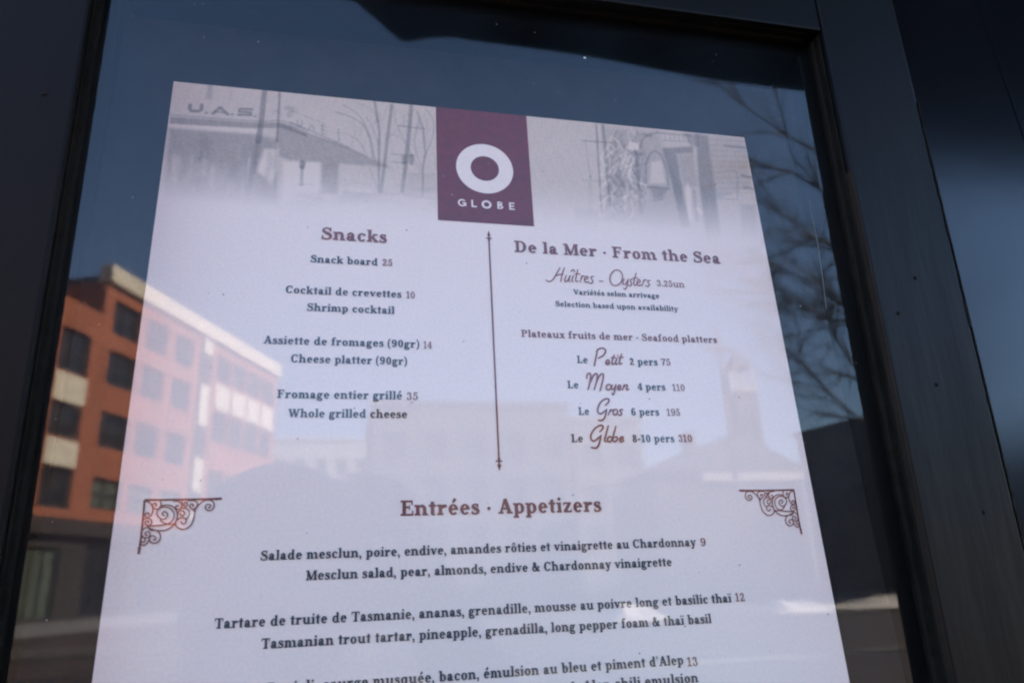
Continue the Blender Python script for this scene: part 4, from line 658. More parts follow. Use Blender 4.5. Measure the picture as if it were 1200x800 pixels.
PHOTO_RIGHT = [('l', [[57.68, -1.23], [56.6, -25.12], [55.56, -51.7]], 1.12, 0.3, 0.4), ('l', [[61.12, -1.29], [60.86, -24.71], [60.58, -47.31]], 1.8, 0.28, 0.4), ('l', [[49.41, -11.77], [65.09, -11.31]], 0.75, 0.32, 0.4), ('l', [[47.39, -34.55], [59.9, -34.16]], 0.45, 0.14, 0.4), ('l', [[50.89, -13.0], [51.7, -32.63]], 0.45, 0.18, 0.4), ('l', [[51.78, -31.8], [51.45, -33.37]], 1.05, 0.22, 0.4), ('l', [[51.49, -34.9], [49.89, -52.14]], 1.05, 0.12, 1), ('p', [[42.35, -50.75], [54.37, -50.8], [52.4, -63.68], [40.91, -62.55]], 0.0, 0.12, 0.8), ('p', [[61.66, -2.65], [90.51, -2.25], [93.21, -11.89], [98.03, -33.93], [96.73, -56.63], [79.58, -57.86], [58.65, -55.42]], 0.0, 0.16, 2.5), ('l', [[70.28, -33.27], [72.16, -39.42], [77.49, -43.97]], 0.74, -0.15201116304162465, 0.6), ('l', [[67.75, -33.72], [65.67, -40.05], [62.49, -45.4]], 0.66, 0.12159622949794266, 0.6), ('l', [[71.58, -2.21], [65.02, -9.58], [76.64, -13.67]], 0.52, 0.09928345793993562, 0.6), ('l', [[70.35, -32.96], [69.62, -41.73], [62.09, -44.92]], 0.9, -0.11207491973937105, 0.6), ('l', [[79.2, -25.07], [75.39, -34.72], [80.46, -36.47]], 0.3, 0.10431016568787818, 0.6), ('l', [[63.36, -40.59], [68.87, -48.06], [61.24, -51.83]], 0.65, 0.10886725216392708, 0.6), ('l', [[78.92, -15.44], [78.66, -22.58], [74.04, -27.61]], 0.58, -0.13893220470698614, 0.6), ('l', [[61.04, -36.89], [64.51, -45.64], [58.15, -48.26]], 0.66, 0.13011652822063355, 0.6), ('l', [[75.18, -43.79], [74.8, -49.05], [77.96, -54.67]], 0.31, 0.12276875710241902, 0.6), ('l', [[61.05, -24.78], [57.59, -30.01], [59.83, -36.3]], 0.45, -0.14956904710533792, 0.6), ('l', [[78.23, -1.24], [81.07, -8.07], [79.62, -13.13]], 0.45, 0.0985985379350009, 0.6), ('l', [[66.6, -2.46], [70.65, -8.69], [64.22, -14.64]], 0.63, 0.07932920471742329, 0.6), ('l', [[62.68, -35.02], [62.88, -39.18], [55.2, -46.82]], 0.92, -0.2112915013269776, 0.6), ('l', [[77.18, -11.33], [76.16, -19.02], [77.54, -23.1]], 0.82, 0.1447277878549432, 0.6), ('l', [[69.33, -35.87], [69.03, -42.62], [67.8, -47.21]], 0.51, 0.1340767934922674, 0.6), ('l', [[78.9, -8.47], [77.77, -14.42], [75.52, -20.67]], 0.66, -0.13515762121419725, 0.6), ('l', [[65.0, -25.34], [62.78, -31.6], [64.03, -36.85]], 0.45, 0.14962752082942107, 0.6), ('l', [[66.33, -25.54], [67.17, -32.96], [69.42, -36.7]], 0.69, 0.08206254328364211, 0.6), ('l', [[73.29, -23.77], [71.93, -32.56], [72.57, -35.34]], 0.81, -0.18126101343812132, 0.6), ('l', [[61.52, -36.04], [59.41, -41.99], [58.86, -47.42]], 0.36, 0.14788561645316853, 0.6), ('l', [[70.13, -41.17], [70.23, -48.55], [60.16, -53.04]], 0.43, 0.10632090581492473, 0.6), ('l', [[62.76, -15.14], [64.94, -20.82], [56.8, -27.34]], 0.69, -0.10490508219041286, 0.6), ('l', [[64.91, -23.52], [67.25, -28.39], [62.79, -35.17]], 0.53, 0.10613541466297444, 0.6), ('l', [[68.55, -43.41], [65.94, -48.77], [70.85, -54.29]], 0.76, 0.09538247712240586, 0.6), ('l', [[78.25, -31.88], [80.67, -40.97], [73.94, -43.59]], 0.51, -0.11347770621741116, 0.6), ('l', [[77.13, -26.82], [74.12, -33.42], [73.5, -38.59]], 0.38, 0.14923674941491002, 0.6), ('l', [[66.64, -25.02], [67.58, -33.65], [67.9, -36.35]], 0.43, 0.1060285455441595, 0.6), ('l', [[67.46, -37.83], [68.42, -43.78], [67.7, -48.97]], 0.96, -0.21032887637953734, 0.6), ('l', [[74.52, -26.13], [72.84, -34.54], [69.5, -38.02]], 0.64, 0.09700010927524581, 0.6), ('l', [[78.61, -13.34], [82.87, -21.12], [68.94, -26.01]], 0.87, 0.15789279769213416, 0.6), ('l', [[73.81, -18.15], [70.12, -27.83], [74.27, -29.74]], 0.53, -0.22294412701358177, 0.6), ('l', [[64.16, -44.24], [62.16, -52.96], [61.74, -55.43]], 0.35, 0.08583460312332435, 0.6), ('l', [[78.04, -17.37], [78.64, -25.5], [76.91, -29.15]], 0.85, 0.08851300227209698, 0.6), ('l', [[65.83, -22.02], [60.82, -31.23], [62.44, -33.83]], 0.42, -0.09851666245504563, 0.6), ('l', [[60.33, -36.96], [60.54, -41.09], [56.42, -48.41]], 0.93, 0.12236373570049548, 0.6), ('l', [[70.57, -15.21], [67.55, -24.11], [65.73, -27.35]], 0.38, 0.14314947181124227, 0.6), ('l', [[74.3, -27.93], [72.32, -33.26], [77.35, -39.1]], 0.47, -0.1766095798543295, 0.6), ('l', [[79.21, -21.36], [79.24, -28.87], [72.82, -33.52]], 0.76, 0.0887575057220798, 0.6), ('l', [[66.47, -39.85], [66.01, -47.16], [66.29, -50.98]], 0.71, 0.09881319165743006, 0.6), ('l', [[69.84, -36.9], [68.64, -44.16], [69.03, -48.16]], 0.65, -0.15538027594368875, 0.6), ('l', [[70.87, -3.64], [68.25, -10.74], [73.15, -15.36]], 0.51, 0.13274555052690312, 0.6), ('l', [[67.85, -3.55], [66.57, -8.68], [66.97, -15.56]], 0.71, 0.09785678892909287, 0.6), ('l', [[65.85, -43.79], [67.02, -48.52], [70.31, -54.49]], 0.41, -0.10343470235752954, 0.6), ('l', [[62.54, -29.34], [60.94, -35.32], [59.36, -40.93]], 0.88, 0.14727338216219468, 0.6), ('l', [[79.03, -5.04], [76.21, -11.67], [82.76, -16.63]], 0.71, 0.11895307331317814, 0.6), ('l', [[79.62, -25.13], [77.75, -31.84], [77.42, -36.83]], 0.62, -0.10221081611602507, 0.6), ('l', [[75.19, -29.31], [76.71, -34.98], [70.81, -41.07]], 0.93, 0.08245800662863545, 0.6), ('l', [[60.87, -45.21], [57.89, -52.97], [64.54, -55.9]], 0.84, 0.14513843286886244, 0.6), ('l', [[59.44, -41.8], [56.06, -50.08], [54.4, -53.22]], 0.52, -0.20668292949635308, 0.6), ('l', [[67.83, -12.72], [68.84, -19.83], [73.56, -23.9]], 0.44, 0.15805446469128534, 0.6), ('l', [[71.69, -11.47], [69.29, -18.03], [64.75, -23.9]], 0.97, 0.1204525088346525, 0.6), ('l', [[76.21, -2.57], [78.96, -8.22], [69.52, -15.24]], 0.94, -0.1161817816030418, 0.6), ('l', [[79.23, -1.37], [80.08, -6.23], [72.84, -14.07]], 0.72, 0.08360458283823816, 0.6), ('l', [[76.79, -25.91], [70.37, -33.74], [73.01, -37.72]], 0.66, 0.164055452785052, 0.6), ('l', [[69.56, -17.78], [69.29, -22.11], [63.12, -29.99]], 0.95, -0.19857680077010698, 0.6), ('l', [[60.5, -45.12], [55.62, -52.16], [58.98, -56.2]], 0.49, 0.16771355921337056, 0.6), ('l', [[80.71, -15.33], [77.12, -21.86], [81.58, -26.98]], 0.85, 0.10377635356517116, 0.6), ('l', [[63.78, -12.39], [58.5, -20.21], [59.53, -24.5]], 0.67, -0.19930872868228824, 0.6), ('l', [[68.06, -21.86], [65.11, -29.34], [66.77, -33.49]], 0.5, 0.11011566371399618, 0.6), ('l', [[80.5, -7.33], [75.22, -13.62], [81.26, -19.17]], 0.68, 0.10086162858914231, 0.6), ('l', [[68.12, -9.97], [70.47, -17.08], [62.09, -22.33]], 0.57, -0.14456510918714838, 0.6), ('l', [[78.4, -8.63], [77.26, -18.29], [81.13, -20.24]], 0.3, 0.17405901205039206, 0.6), ('l', [[61.55, -24.17], [60.02, -31.77], [64.6, -35.33]], 0.5, 0.13445123004874177, 0.6), ('l', [[71.98, -19.02], [71.5, -24.13], [68.26, -30.97]], 0.64, -0.1287791078036669, 0.6), ('l', [[67.77, -27.02], [64.0, -33.9], [74.84, -37.82]], 0.51, 0.11058708556454733, 0.6), ('l', [[67.29, -2.93], [64.38, -9.26], [63.92, -15.21]], 0.41, 0.15072863033568773, 0.6), ('l', [[65.53, -7.81], [68.8, -12.85], [60.14, -20.16]], 0.47, -0.19307729811655766, 0.6), ('l', [[69.52, -39.56], [66.09, -44.22], [72.87, -50.44]], 0.56, 0.10016758530317299, 0.6), ('l', [[68.02, -3.4], [64.63, -11.44], [67.51, -15.38]], 0.5, 0.1619542281147637, 0.6), ('l', [[65.04, -37.8], [67.34, -44.54], [61.6, -49.22]], 0.47, -0.10943706671169397, 0.6), ('l', [[76.71, -39.53], [78.28, -45.12], [76.03, -50.77]], 0.4, 0.16739154663329353, 0.6), ('l', [[64.93, -19.29], [62.78, -28.53], [65.55, -30.79]], 0.83, 0.1531508455755031, 0.6), ('l', [[62.04, -32.67], [55.62, -39.45], [63.07, -43.83]], 0.7, -0.1876574449013755, 0.6), ('l', [[72.97, -25.27], [78.75, -31.53], [72.65, -36.77]], 0.44, 0.10337392200590843, 0.6), ('l', [[63.38, -36.88], [61.74, -42.37], [65.37, -47.89]], 0.85, 0.15219721808275533, 0.6), ('l', [[73.99, -3.79], [74.68, -9.12], [80.19, -15.13]], 0.72, -0.14388835435332895, 0.6), ('l', [[65.27, -38.2], [61.99, -43.11], [61.94, -49.61]], 0.95, 0.1679649141807661, 0.6), ('l', [[77.76, -29.4], [75.64, -34.22], [77.94, -40.8]], 0.83, 0.11191969745158684, 0.6), ('l', [[60.95, -32.62], [61.53, -41.61], [61.93, -43.78]], 0.6, -0.20239806419978856, 0.6), ('l', [[70.59, -22.37], [66.46, -31.25], [69.3, -34.0]], 0.52, 0.15903409569917099, 0.6), ('l', [[69.85, -32.62], [71.22, -41.3], [64.14, -44.38]], 0.76, 0.10001194777528005, 0.6), ('l', [[68.42, -16.89], [68.06, -21.66], [60.86, -29.22]], 0.83, -0.14708627091064067, 0.6), ('l', [[65.44, -30.39], [68.13, -36.77], [66.38, -41.63]], 0.95, 0.1817331574977864, 0.6), ('l', [[64.89, -32.39], [67.0, -40.57], [66.21, -43.55]], 0.54, 0.11822055094179383, 0.6), ('l', [[62.33, -18.82], [63.11, -28.16], [56.13, -30.94]], 0.39, -0.1182194129083711, 0.6), ('l', [[72.69, -23.98], [74.73, -29.44], [66.4, -36.03]], 0.65, 0.11681797317832479, 0.6), ('l', [[66.12, -11.09], [66.76, -16.55], [62.48, -23.19]], 0.75, 0.1392786537792426, 0.6), ('l', [[71.14, -43.54], [71.74, -50.3], [68.48, -54.8]], 0.79, -0.21448751110280345, 0.6), ('l', [[73.22, -23.85], [74.88, -31.57], [72.16, -35.45]], 0.78, 0.15260319173750567, 0.6), ('l', [[71.64, -12.73], [69.67, -20.24], [69.34, -24.69]], 0.31, 0.09386990380392754, 0.6), ('l', [[65.39, -8.92], [63.15, -15.26], [61.09, -21.13]], 0.74, -0.12818012681701202, 0.6), ('l', [[65.5, -16.66], [63.38, -22.88], [63.21, -28.49]], 0.79, 0.14584572536769944, 0.6), ('l', [[76.35, -35.93], [73.89, -40.26], [65.14, -48.08]], 0.88, 0.11474545610701137, 0.6), ('l', [[71.67, -30.63], [76.09, -39.56], [72.12, -41.94]], 0.81, -0.1649308420696918, 0.6), ('l', [[74.09, -28.2], [71.44, -34.95], [79.45, -39.16]], 0.56, 0.13123834340565413, 0.6), ('l', [[66.7, -10.28], [66.85, -17.43], [67.74, -21.95]], 0.89, 0.15332071834553215, 0.6), ('l', [[63.05, -42.27], [60.85, -46.95], [63.19, -53.3]], 0.68, -0.1691407315438305, 0.6), ('l', [[74.48, -43.92], [68.94, -52.27], [71.55, -55.21]], 0.5, 0.17953884778910958, 0.6), ('l', [[74.55, -26.39], [76.44, -33.01], [70.52, -38.19]], 0.38, 0.1184101903694185, 0.6), ('l', [[73.8, -22.95], [73.89, -28.72], [77.56, -34.15]], 0.33, -0.2228003071322619, 0.6), ('l', [[72.38, -13.68], [75.03, -17.73], [70.08, -25.62]], 0.38, 0.147757904811585, 0.6), ('l', [[70.38, -26.93], [72.15, -32.55], [71.0, -38.3]], 0.9, 0.1530405616239037, 0.6), ('l', [[71.41, -31.46], [73.41, -38.42], [66.65, -43.18]], 0.85, -0.11740780853106118, 0.6), ('l', [[70.74, -9.11], [70.95, -16.57], [67.94, -21.2]], 0.61, 0.16355921483385744, 0.6), ('l', [[64.96, -12.17], [62.76, -17.67], [67.27, -23.67]], 0.82, 0.12016571037417166, 0.6), ('l', [[63.22, -17.08], [60.68, -23.14], [62.24, -28.77]], 0.3, -0.15374283640438302, 0.6), ('l', [[59.0, -44.5], [63.76, -52.4], [54.25, -55.83]], 0.8, 0.17934088529167475, 0.6), ('l', [[62.78, -35.65], [58.31, -41.86], [62.86, -46.83]], 0.4, 0.11389988643060446, 0.6), ('l', [[67.56, -3.04], [63.91, -11.51], [67.14, -15.02]], 0.76, -0.20776908400850944, 0.6), ('l', [[72.61, -23.21], [69.14, -31.79], [73.63, -34.64]], 0.78, 0.11596832143206814, 0.6), ('l', [[62.34, -31.51], [65.23, -38.88], [55.4, -43.36]], 0.76, 0.17732103958271087, 0.6), ('l', [[74.29, -8.5], [77.71, -14.09], [71.56, -20.62]], 0.4, -0.09887722554165271, 0.6), ('l', [[67.34, -30.27], [68.4, -34.61], [67.92, -41.55]], 0.85, 0.17007655163956775, 0.6), ('l', [[79.54, -3.56], [78.52, -8.76], [81.77, -15.33]], 0.69, 0.16540897565187554, 0.6), ('l', [[62.05, -40.61], [61.16, -48.59], [63.85, -51.55]], 0.54, -0.11305020161188668, 0.6), ('l', [[63.65, -33.32], [67.05, -40.87], [55.73, -45.21]], 0.43, 0.13760429185523318, 0.6), ('l', [[68.76, -17.21], [68.01, -23.46], [65.25, -29.16]], 0.97, 0.09975087082408932, 0.6), ('l', [[70.48, -14.82], [71.0, -20.04], [68.09, -26.73]], 0.93, -0.1018114828898569, 0.6), ('l', [[78.56, -26.54], [79.45, -31.35], [77.84, -38.08]], 0.69, 0.17033486484555058, 0.6), ('l', [[77.15, -23.06], [78.01, -30.52], [72.85, -34.98]], 0.34, 0.08244796380807809, 0.6), ('l', [[73.78, -24.06], [71.87, -30.85], [81.31, -34.91]], 0.94, -0.22202567668198925, 0.6), ('l', [[64.33, -11.44], [61.88, -20.4], [61.42, -23.45]], 0.58, 0.13580222238260437, 0.6), ('l', [[62.91, -33.36], [61.37, -39.7], [55.55, -45.2]], 0.71, 0.1386403828244305, 0.6), ('l', [[75.33, -13.73], [75.15, -21.88], [68.17, -26.14]], 0.59, -0.2215378173932308, 0.6), ('l', [[61.75, -35.34], [57.63, -41.74], [69.24, -45.93]], 0.48, 0.14746809057843963, 0.6), ('l', [[72.8, -3.53], [69.64, -8.96], [72.73, -15.5]], 0.83, 0.13069535553775197, 0.6), ('l', [[64.61, -7.66], [62.04, -15.36], [68.76, -19.06]], 0.33, -0.15129964597576728, 0.6), ('l', [[73.23, -2.68], [73.94, -9.99], [69.36, -15.04]], 0.36, 0.12390505473768924, 0.6), ('l', [[78.79, -12.33], [79.67, -20.8], [72.52, -24.71]], 0.71, 0.11276713463478867, 0.6), ('l', [[72.96, -13.16], [69.82, -22.94], [72.37, -24.95]], 0.65, -0.20979063419582944, 0.6), ('p', [[73.88, -10.07], [79.22, -10.05], [78.72, -14.23], [73.58, -14.42]], 0.0, -0.3, 0.4), ('l', [[77.16, -15.14], [76.82, -22.13], [75.86, -50.14]], 1.8, 0.26, 0.7), ('l', [[75.57, -16.37], [79.42, -16.53]], 2.25, 0.24, 0.6), ('l', [[80.26, -33.39], [81.7, -21.66], [84.9, -15.44], [88.05, -13.72], [90.7, -15.95], [92.45, -24.91], [92.28, -33.38]], 0.9, 0.26, 0.4), ('p', [[84.7, -20.84], [90.27, -19.23], [90.95, -32.45], [82.67, -33.18]], 0.0, -0.18, 0.8), ('l', [[80.99, -35.2], [91.99, -35.5]], 1.2, 0.32, 0.4), ('p', [[82.34, -35.81], [91.43, -36.07], [87.75, -42.07], [83.48, -41.91]], 0.0, 0.22, 0.6), ('l', [[82.39, -43.02], [87.75, -42.07]], 0.67, 0.25, 0.4), ('l', [[80.43, -12.1], [82.59, -6.42], [90.51, -2.25]], 0.9, 0.26, 0.6), ('l', [[82.36, -4.24], [86.21, -4.93]], 1.95, 0.2, 0.8), ('p', [[91.75, -11.71], [109.1, -8.94], [108.73, -12.73], [99.28, -14.55], [99.51, -33.8], [100.59, -56.35], [95.77, -56.7], [94.39, -32.14]], 0.0, 0.34, 0.8), ('p', [[99.71, -15.05], [108.67, -13.18], [107.97, -33.07], [100.01, -33.76]], 0.0, 0.18, 1), ('l', [[102.64, -32.47], [102.21, -38.81], [101.2, -52.26]], 1.2, -0.3, 1), ('l', [[106.04, -45.75], [107.7, -47.68]], 1.8, -0.2, 1), ('l', [[105.65, -35.38], [104.61, -52.01]], 1.35, 0.25, 1), ('p', [[111.83, -0.84], [118.66, -1.01], [117.72, -27.95], [116.09, -63.32], [108.09, -63.85], [109.12, -28.72]], 0.0, 0.34, 0.9), ('p', [[104.71, -0.94], [112.35, -0.79], [112.14, -8.85], [107.61, -8.76]], 0.0, 0.25, 1), ('l', [[90.48, -2.48], [108.53, -2.54]], 1.05, 0.24, 0.4), ('l', [[92.87, -6.98], [107.99, -6.17]], 0.6, 0.22, 0.4), ('l', [[94.32, -3.51], [94.38, -6.82]], 0.67, 0.16, 0.4), ('l', [[96.86, -3.24], [96.9, -6.56]], 0.67, 0.16, 0.4), ('l', [[99.4, -2.96], [99.44, -6.29]], 0.67, 0.16, 0.4), ('l', [[101.94, -2.69], [101.98, -6.02]], 0.67, 0.16, 0.4), ('l', [[104.5, -2.42], [104.53, -5.76]], 0.67, 0.16, 0.4), ('l', [[107.07, -2.14], [107.08, -5.49]], 0.67, 0.16, 0.4), ('p', [[118.93, -1.2], [139.52, -1.05], [138.05, -30.46], [116.82, -39.69]], 0.0, 0.12, 0.6), ('l', [[119.06, -3.67], [139.4, -2.88]], 0.38, 0.12, 0.4), ('l', [[118.93, -7.04], [139.25, -6.07]], 0.38, 0.12, 0.4), ('l', [[118.81, -10.39], [139.1, -9.24]], 0.38, 0.12, 0.4), ('l', [[118.68, -13.72], [138.95, -12.38]], 0.38, 0.12, 0.4), ('l', [[118.56, -17.03], [138.81, -15.51]], 0.38, 0.12, 0.4), ('l', [[118.44, -20.32], [138.66, -18.62]], 0.38, 0.12, 0.4), ('l', [[118.32, -23.58], [138.51, -21.72]], 0.38, 0.12, 0.4), ('l', [[118.2, -26.83], [138.37, -24.79]], 0.38, 0.12, 0.4), ('l', [[118.08, -30.06], [138.22, -27.85]], 0.38, 0.12, 0.4), ('l', [[117.96, -33.26], [138.08, -30.89]], 0.38, 0.12, 0.4), ('l', [[117.84, -36.45], [137.93, -33.91]], 0.38, 0.12, 0.4), ('l', [[127.3, -6.74], [138.7, -6.8]], 1.35, 0.26, 0.4), ('l', [[134.08, -24.09], [139.1, -24.73]], 1.65, 0.28, 0.4), ('l', [[125.79, -21.8], [131.3, -22.38], [129.16, -37.62]], 0.75, 0.16, 0.4), ('l', [[118.9, -39.1], [128.97, -38.7]], 0.6, 0.22, 0.4), ('p', [[130.03, -41.25], [138.65, -41.09], [136.16, -59.96], [127.62, -60.53]], 0.0, 0.16, 1), ('l', [[134.32, -31.32], [138.37, -31.51]], 1.8, 0.25, 0.7)]

# ---------------------------------------------------------------- the printed menu (all sizes in millimetres on the sheet)
TILT = math.radians(3.148)      # the sheet leans back from the glass
OFF = Vector((0.0, 0.02716, 1.71658))
menu = empty('menu', label='white printed restaurant menu sheet with maroon logo standing behind the glass', cat='menu')
ct, st = math.cos(TILT), math.sin(TILT)
# sheet axes: right, up the sheet, out of the sheet towards the street
menu.matrix_world = Matrix(((1, 0, 0, OFF.x), (0, st, -ct, OFF.y), (0, ct, st, OFF.z), (0, 0, 0, 1)))

def paper_mat():
    m = bpy.data.materials.new('printed_paper'); m.use_nodes = True
    N, Lk = m.node_tree.nodes, m.node_tree.links
    b = N['Principled BSDF']; b.inputs['Roughness'].default_value = .62; b.inputs['Specular IOR Level'].default_value = .25
    tc = N.new('ShaderNodeTexCoord')
    n = N.new('ShaderNodeTexNoise'); n.inputs['Scale'].default_value = 900; n.inputs['Detail'].default_value = 3
    Lk.new(tc.outputs['Object'], n.inputs[0])
    rp = N.new('ShaderNodeValToRGB'); rp.color_ramp.elements[0].position = .3; rp.color_ramp.elements[1].position = .7
    rp.color_ramp.elements[0].color = (.88, .685, .60, 1); rp.color_ramp.elements[1].color = (.95, .745, .655, 1)
    Lk.new(n.outputs['Fac'], rp.inputs[0])
    at = N.new('ShaderNodeAttribute'); at.attribute_name = 'ink'
    sp = N.new('ShaderNodeSeparateColor'); Lk.new(at.outputs['Color'], sp.inputs[0])
    m1 = N.new('ShaderNodeMix'); m1.data_type = 'RGBA'; m1.inputs[7].default_value = (.78, .57, .45, 1)      # warm tone of the old print
    Lk.new(sp.outputs[1], m1.inputs[0]); Lk.new(rp.outputs[0], m1.inputs[6])
    m2 = N.new('ShaderNodeMix'); m2.data_type = 'RGBA'; m2.inputs[7].default_value = (.02, .022, .024, 1)     # grey ink
    Lk.new(sp.outputs[0], m2.inputs[0]); Lk.new(m1.outputs[2], m2.inputs[6])
    Lk.new(m2.outputs[2], b.inputs['Base Color'])
    n2 = N.new('ShaderNodeTexNoise'); n2.inputs['Scale'].default_value = 14; n2.inputs['Detail'].default_value = 3
    Lk.new(tc.outputs['Object'], n2.inputs[0])
    bp = N.new('ShaderNodeBump'); bp.inputs['Strength'].default_value = .25; bp.inputs['Distance'].default_value = .004
    Lk.new(n2.outputs['Fac'], bp.inputs['Height']); Lk.new(bp.outputs[0], b.inputs['Normal'])
    return m
M['paper'] = paper_mat()
def ink(name, c): return mat(name, c, rough=.6, spec=.3, vary=.22, scale=260)
M['slate_ink'] = ink('slate_ink', (.050, .056, .064))
M['brown_ink'] = ink('brown_ink', (.21, .062, .055))
M['light_ink'] = ink('pale_brown_ink', (.25, .095, .085))
M['script_ink'] = ink('red_brown_ink', (.25, .058, .044))
M['maroon'] = ink('maroon_ink', (.155, .014, .017))

b = MB(); b.box((-.1397, -.4318, -.0003), (.1397, 0, 0)); b.build('paper_sheet', M['paper'], menu)

def photo(name, x0, x1, y0, y1, shapes, step=.42):
    """a faded halftone photograph: a fine grid whose vertices carry the amount of ink"""
    nx, ny = int((x1-x0)/step), int((y1-y0)/step)
    val = [[0.10+.03*random.random() for _ in range(nx+1)] for _ in range(ny+1)]
    def seg(px, py, a, c):
        dx, dy = c[0]-a[0], c[1]-a[1]; l = dx*dx+dy*dy or 1e-9
        t = max(0, min(1, ((px-a[0])*dx+(py-a[1])*dy)/l))
        return math.hypot(px-a[0]-t*dx, py-a[1]-t*dy)
    for kind, pts, w, d, soft in shapes:
        if kind == 'l' and len(pts) > 2: pts = smooth([tuple(p) for p in pts], 4) if len(pts) < 7 and w < .95 else pts
        m_ = w+soft+.6
        xs = [p[0] for p in pts]; ys = [p[1] for p in pts]
        i0, i1 = max(0, int((min(xs)-m_-x0)/step)), min(nx, int((max(xs)+m_-x0)/step)+1)
        j0, j1 = max(0, int((min(ys)-m_-y0)/step)), min(ny, int((max(ys)+m_-y0)/step)+1)
        for j in range(j0, j1+1):
            for i in range(i0, i1+1):
                px, py = x0+i*step, y0+j*step
                dist = min(seg(px, py, a, c) for a, c in zip(pts, pts[1:]+(pts[:1] if kind == 'p' else [])))
                if kind == 'p':
                    inside = False
                    for (ax, ay), (cx, cy) in zip(pts, pts[1:]+pts[:1]):
                        if (ay > py) != (cy > py) and px < (cx-ax)*(py-ay)/(cy-ay)+ax: inside = not inside
                    sd_ = -dist if inside else dist
                else: sd_ = dist-w/2
                k = max(0, min(1, .5-sd_/(2*soft)))
                if k: val[j][i] += d*k*(1 if d < 0 else max(0, 1-1.5*val[j][i]))
    me = bpy.data.meshes.new(name)
    V, F, cols = [], [], []
    for j in range(ny+1):
        for i in range(nx+1):
            x, y = x0+(x1-x0)*i/nx, y0+(y1-y0)*j/ny
            V.append((x/1000, y/1000, .00003))
            t = max(0, min(1, (y+66.6)/33)); t = t*t*(3-2*t)           # the print fades out towards its foot
            g = max(0, min(1, val[j][i]+random.gauss(0, .018)+.03*math.sin(x*1.7+3*math.sin(y*.9))*math.sin(y*1.3+2*math.sin(x*.7))))
            cols += [min(1, g*1.46)*t, t*.85, 0, 1]
    for j in range(ny):
        for i in range(nx):
            a = j*(nx+1)+i; F.append((a, a+1, a+nx+2, a+nx+1))
    me.from_pydata(V, [], F)
    at = me.attributes.new('ink', 'FLOAT_COLOR', 'POINT'); at.data.foreach_set('color', cols)
    me.materials.append(M['paper'])
    o = bpy.data.objects.new(name, me); COL.objects.link(o); o.parent = menu
    return o
random.seed(4)
tag(photo('printed_photograph', -139.7, -22.9, -67, 0, PHOTO_LEFT), 'faded grey photograph of a shop front with a canopy, poles and bare trees')
tag(photo('printed_photograph', 21.6, 139.7, -67, 0, PHOTO_RIGHT), 'faded grey photograph of a doorway with poles and climbing plants')

def flat(polys, z0=.00025, inc=2e-6):
    b = MB()
    for g in polys:
        for k, p in enumerate(g):
            a = sum(p[i-1][0]*p[i][1]-p[i][0]*p[i-1][1] for i in range(len(p)))
            if a < 0: p = p[::-1]
            b.face([(x/1000, y/1000, z0+k*inc) for x, y in p])
    return b

SIZE = {'H': 8.1, 'N': 4.75, 'P': 4.6, 'S': 3.6, 'M': 4.6}
INK = {'H': 'brown_ink', 'N': 'slate_ink', 'P': 'light_ink', 'S': 'slate_ink', 'M': 'brown_ink'}
PART = {'H': 'heading', 'N': 'dish_line', 'P': 'price', 'S': 'small_print', 'M': 'subheading'}
WT = {'H': (.175, .09), 'N': (.178, .088), 'P': (.135, .075), 'S': (.17, .09), 'M': (.165, .085)}
last = None
for kind, txt, x0, x1, y in LINES:
    pl, _ = lettering(txt, *WT[kind], x0, x1, y, SIZE[kind])
    par = last if (kind == 'P' and last is not None and txt != '3.25un') else menu
    o = flat(pl).build(PART[kind], M[INK[kind]], par, fix=False)
    if kind == 'N': last = o

def script_word(strokes, w=.62):
    pl = []
    for s in strokes:
        pts = smooth([tuple(p) for p in s], 6)
        pl.append(ribbon(pts, [(0, w*.8), (.15, w), (.85, w), (1, w*.8)])+ball(*pts[0], w*.4)+ball(*pts[-1], w*.4))
    return pl
for k, strokes in SCRIPT.items():
    w = .55 if k in ('Huîtres', 'Oysters', 'dash') else .76
    flat(script_word(strokes, w)).build('script_word', M['script_ink'], menu, fix=False)

# the scrolled iron-bracket ornaments, the second one mirrored
def scroll(tr):
    pl = []
    for i, s in enumerate(SCROLL):
        pts = [tr(p) for p in s]
        if i > 1: pts = smooth(pts, 6)
        w = .72 if i < 2 else .42
        pl.append(ribbon(pts, [(0, w), (.8, w), (1, w*1.25)] if i < 2 else w))
    return pl
flat(scroll(lambda p: tuple(p)), inc=4e-6).build('bracket_ornament', M['brown_ink'], menu, fix=False)
flat(scroll(lambda p: (-p[0], p[1])), inc=4e-6).build('bracket_ornament', M['brown_ink'], menu, fix=False)

pl = [ribbon([(0.05, -67.5), (0.05, -173.2)], .72), ribbon([(-1.3, -69.4), (1.4, -69.4)], .6), ribbon([(-1.3, -171), (1.4, -171)], .6),
      [[(-.75, -68.2), (.85, -68.2), (.05, -65.4)]], [[(-.9, -172.4), (.05, -175), (1, -172.4)]],
      ball(.05, -70.2, .6), ball(.05, -170.2, .6)]
flat(pl).build('divider_line', M['brown_ink'], menu, fix=False)

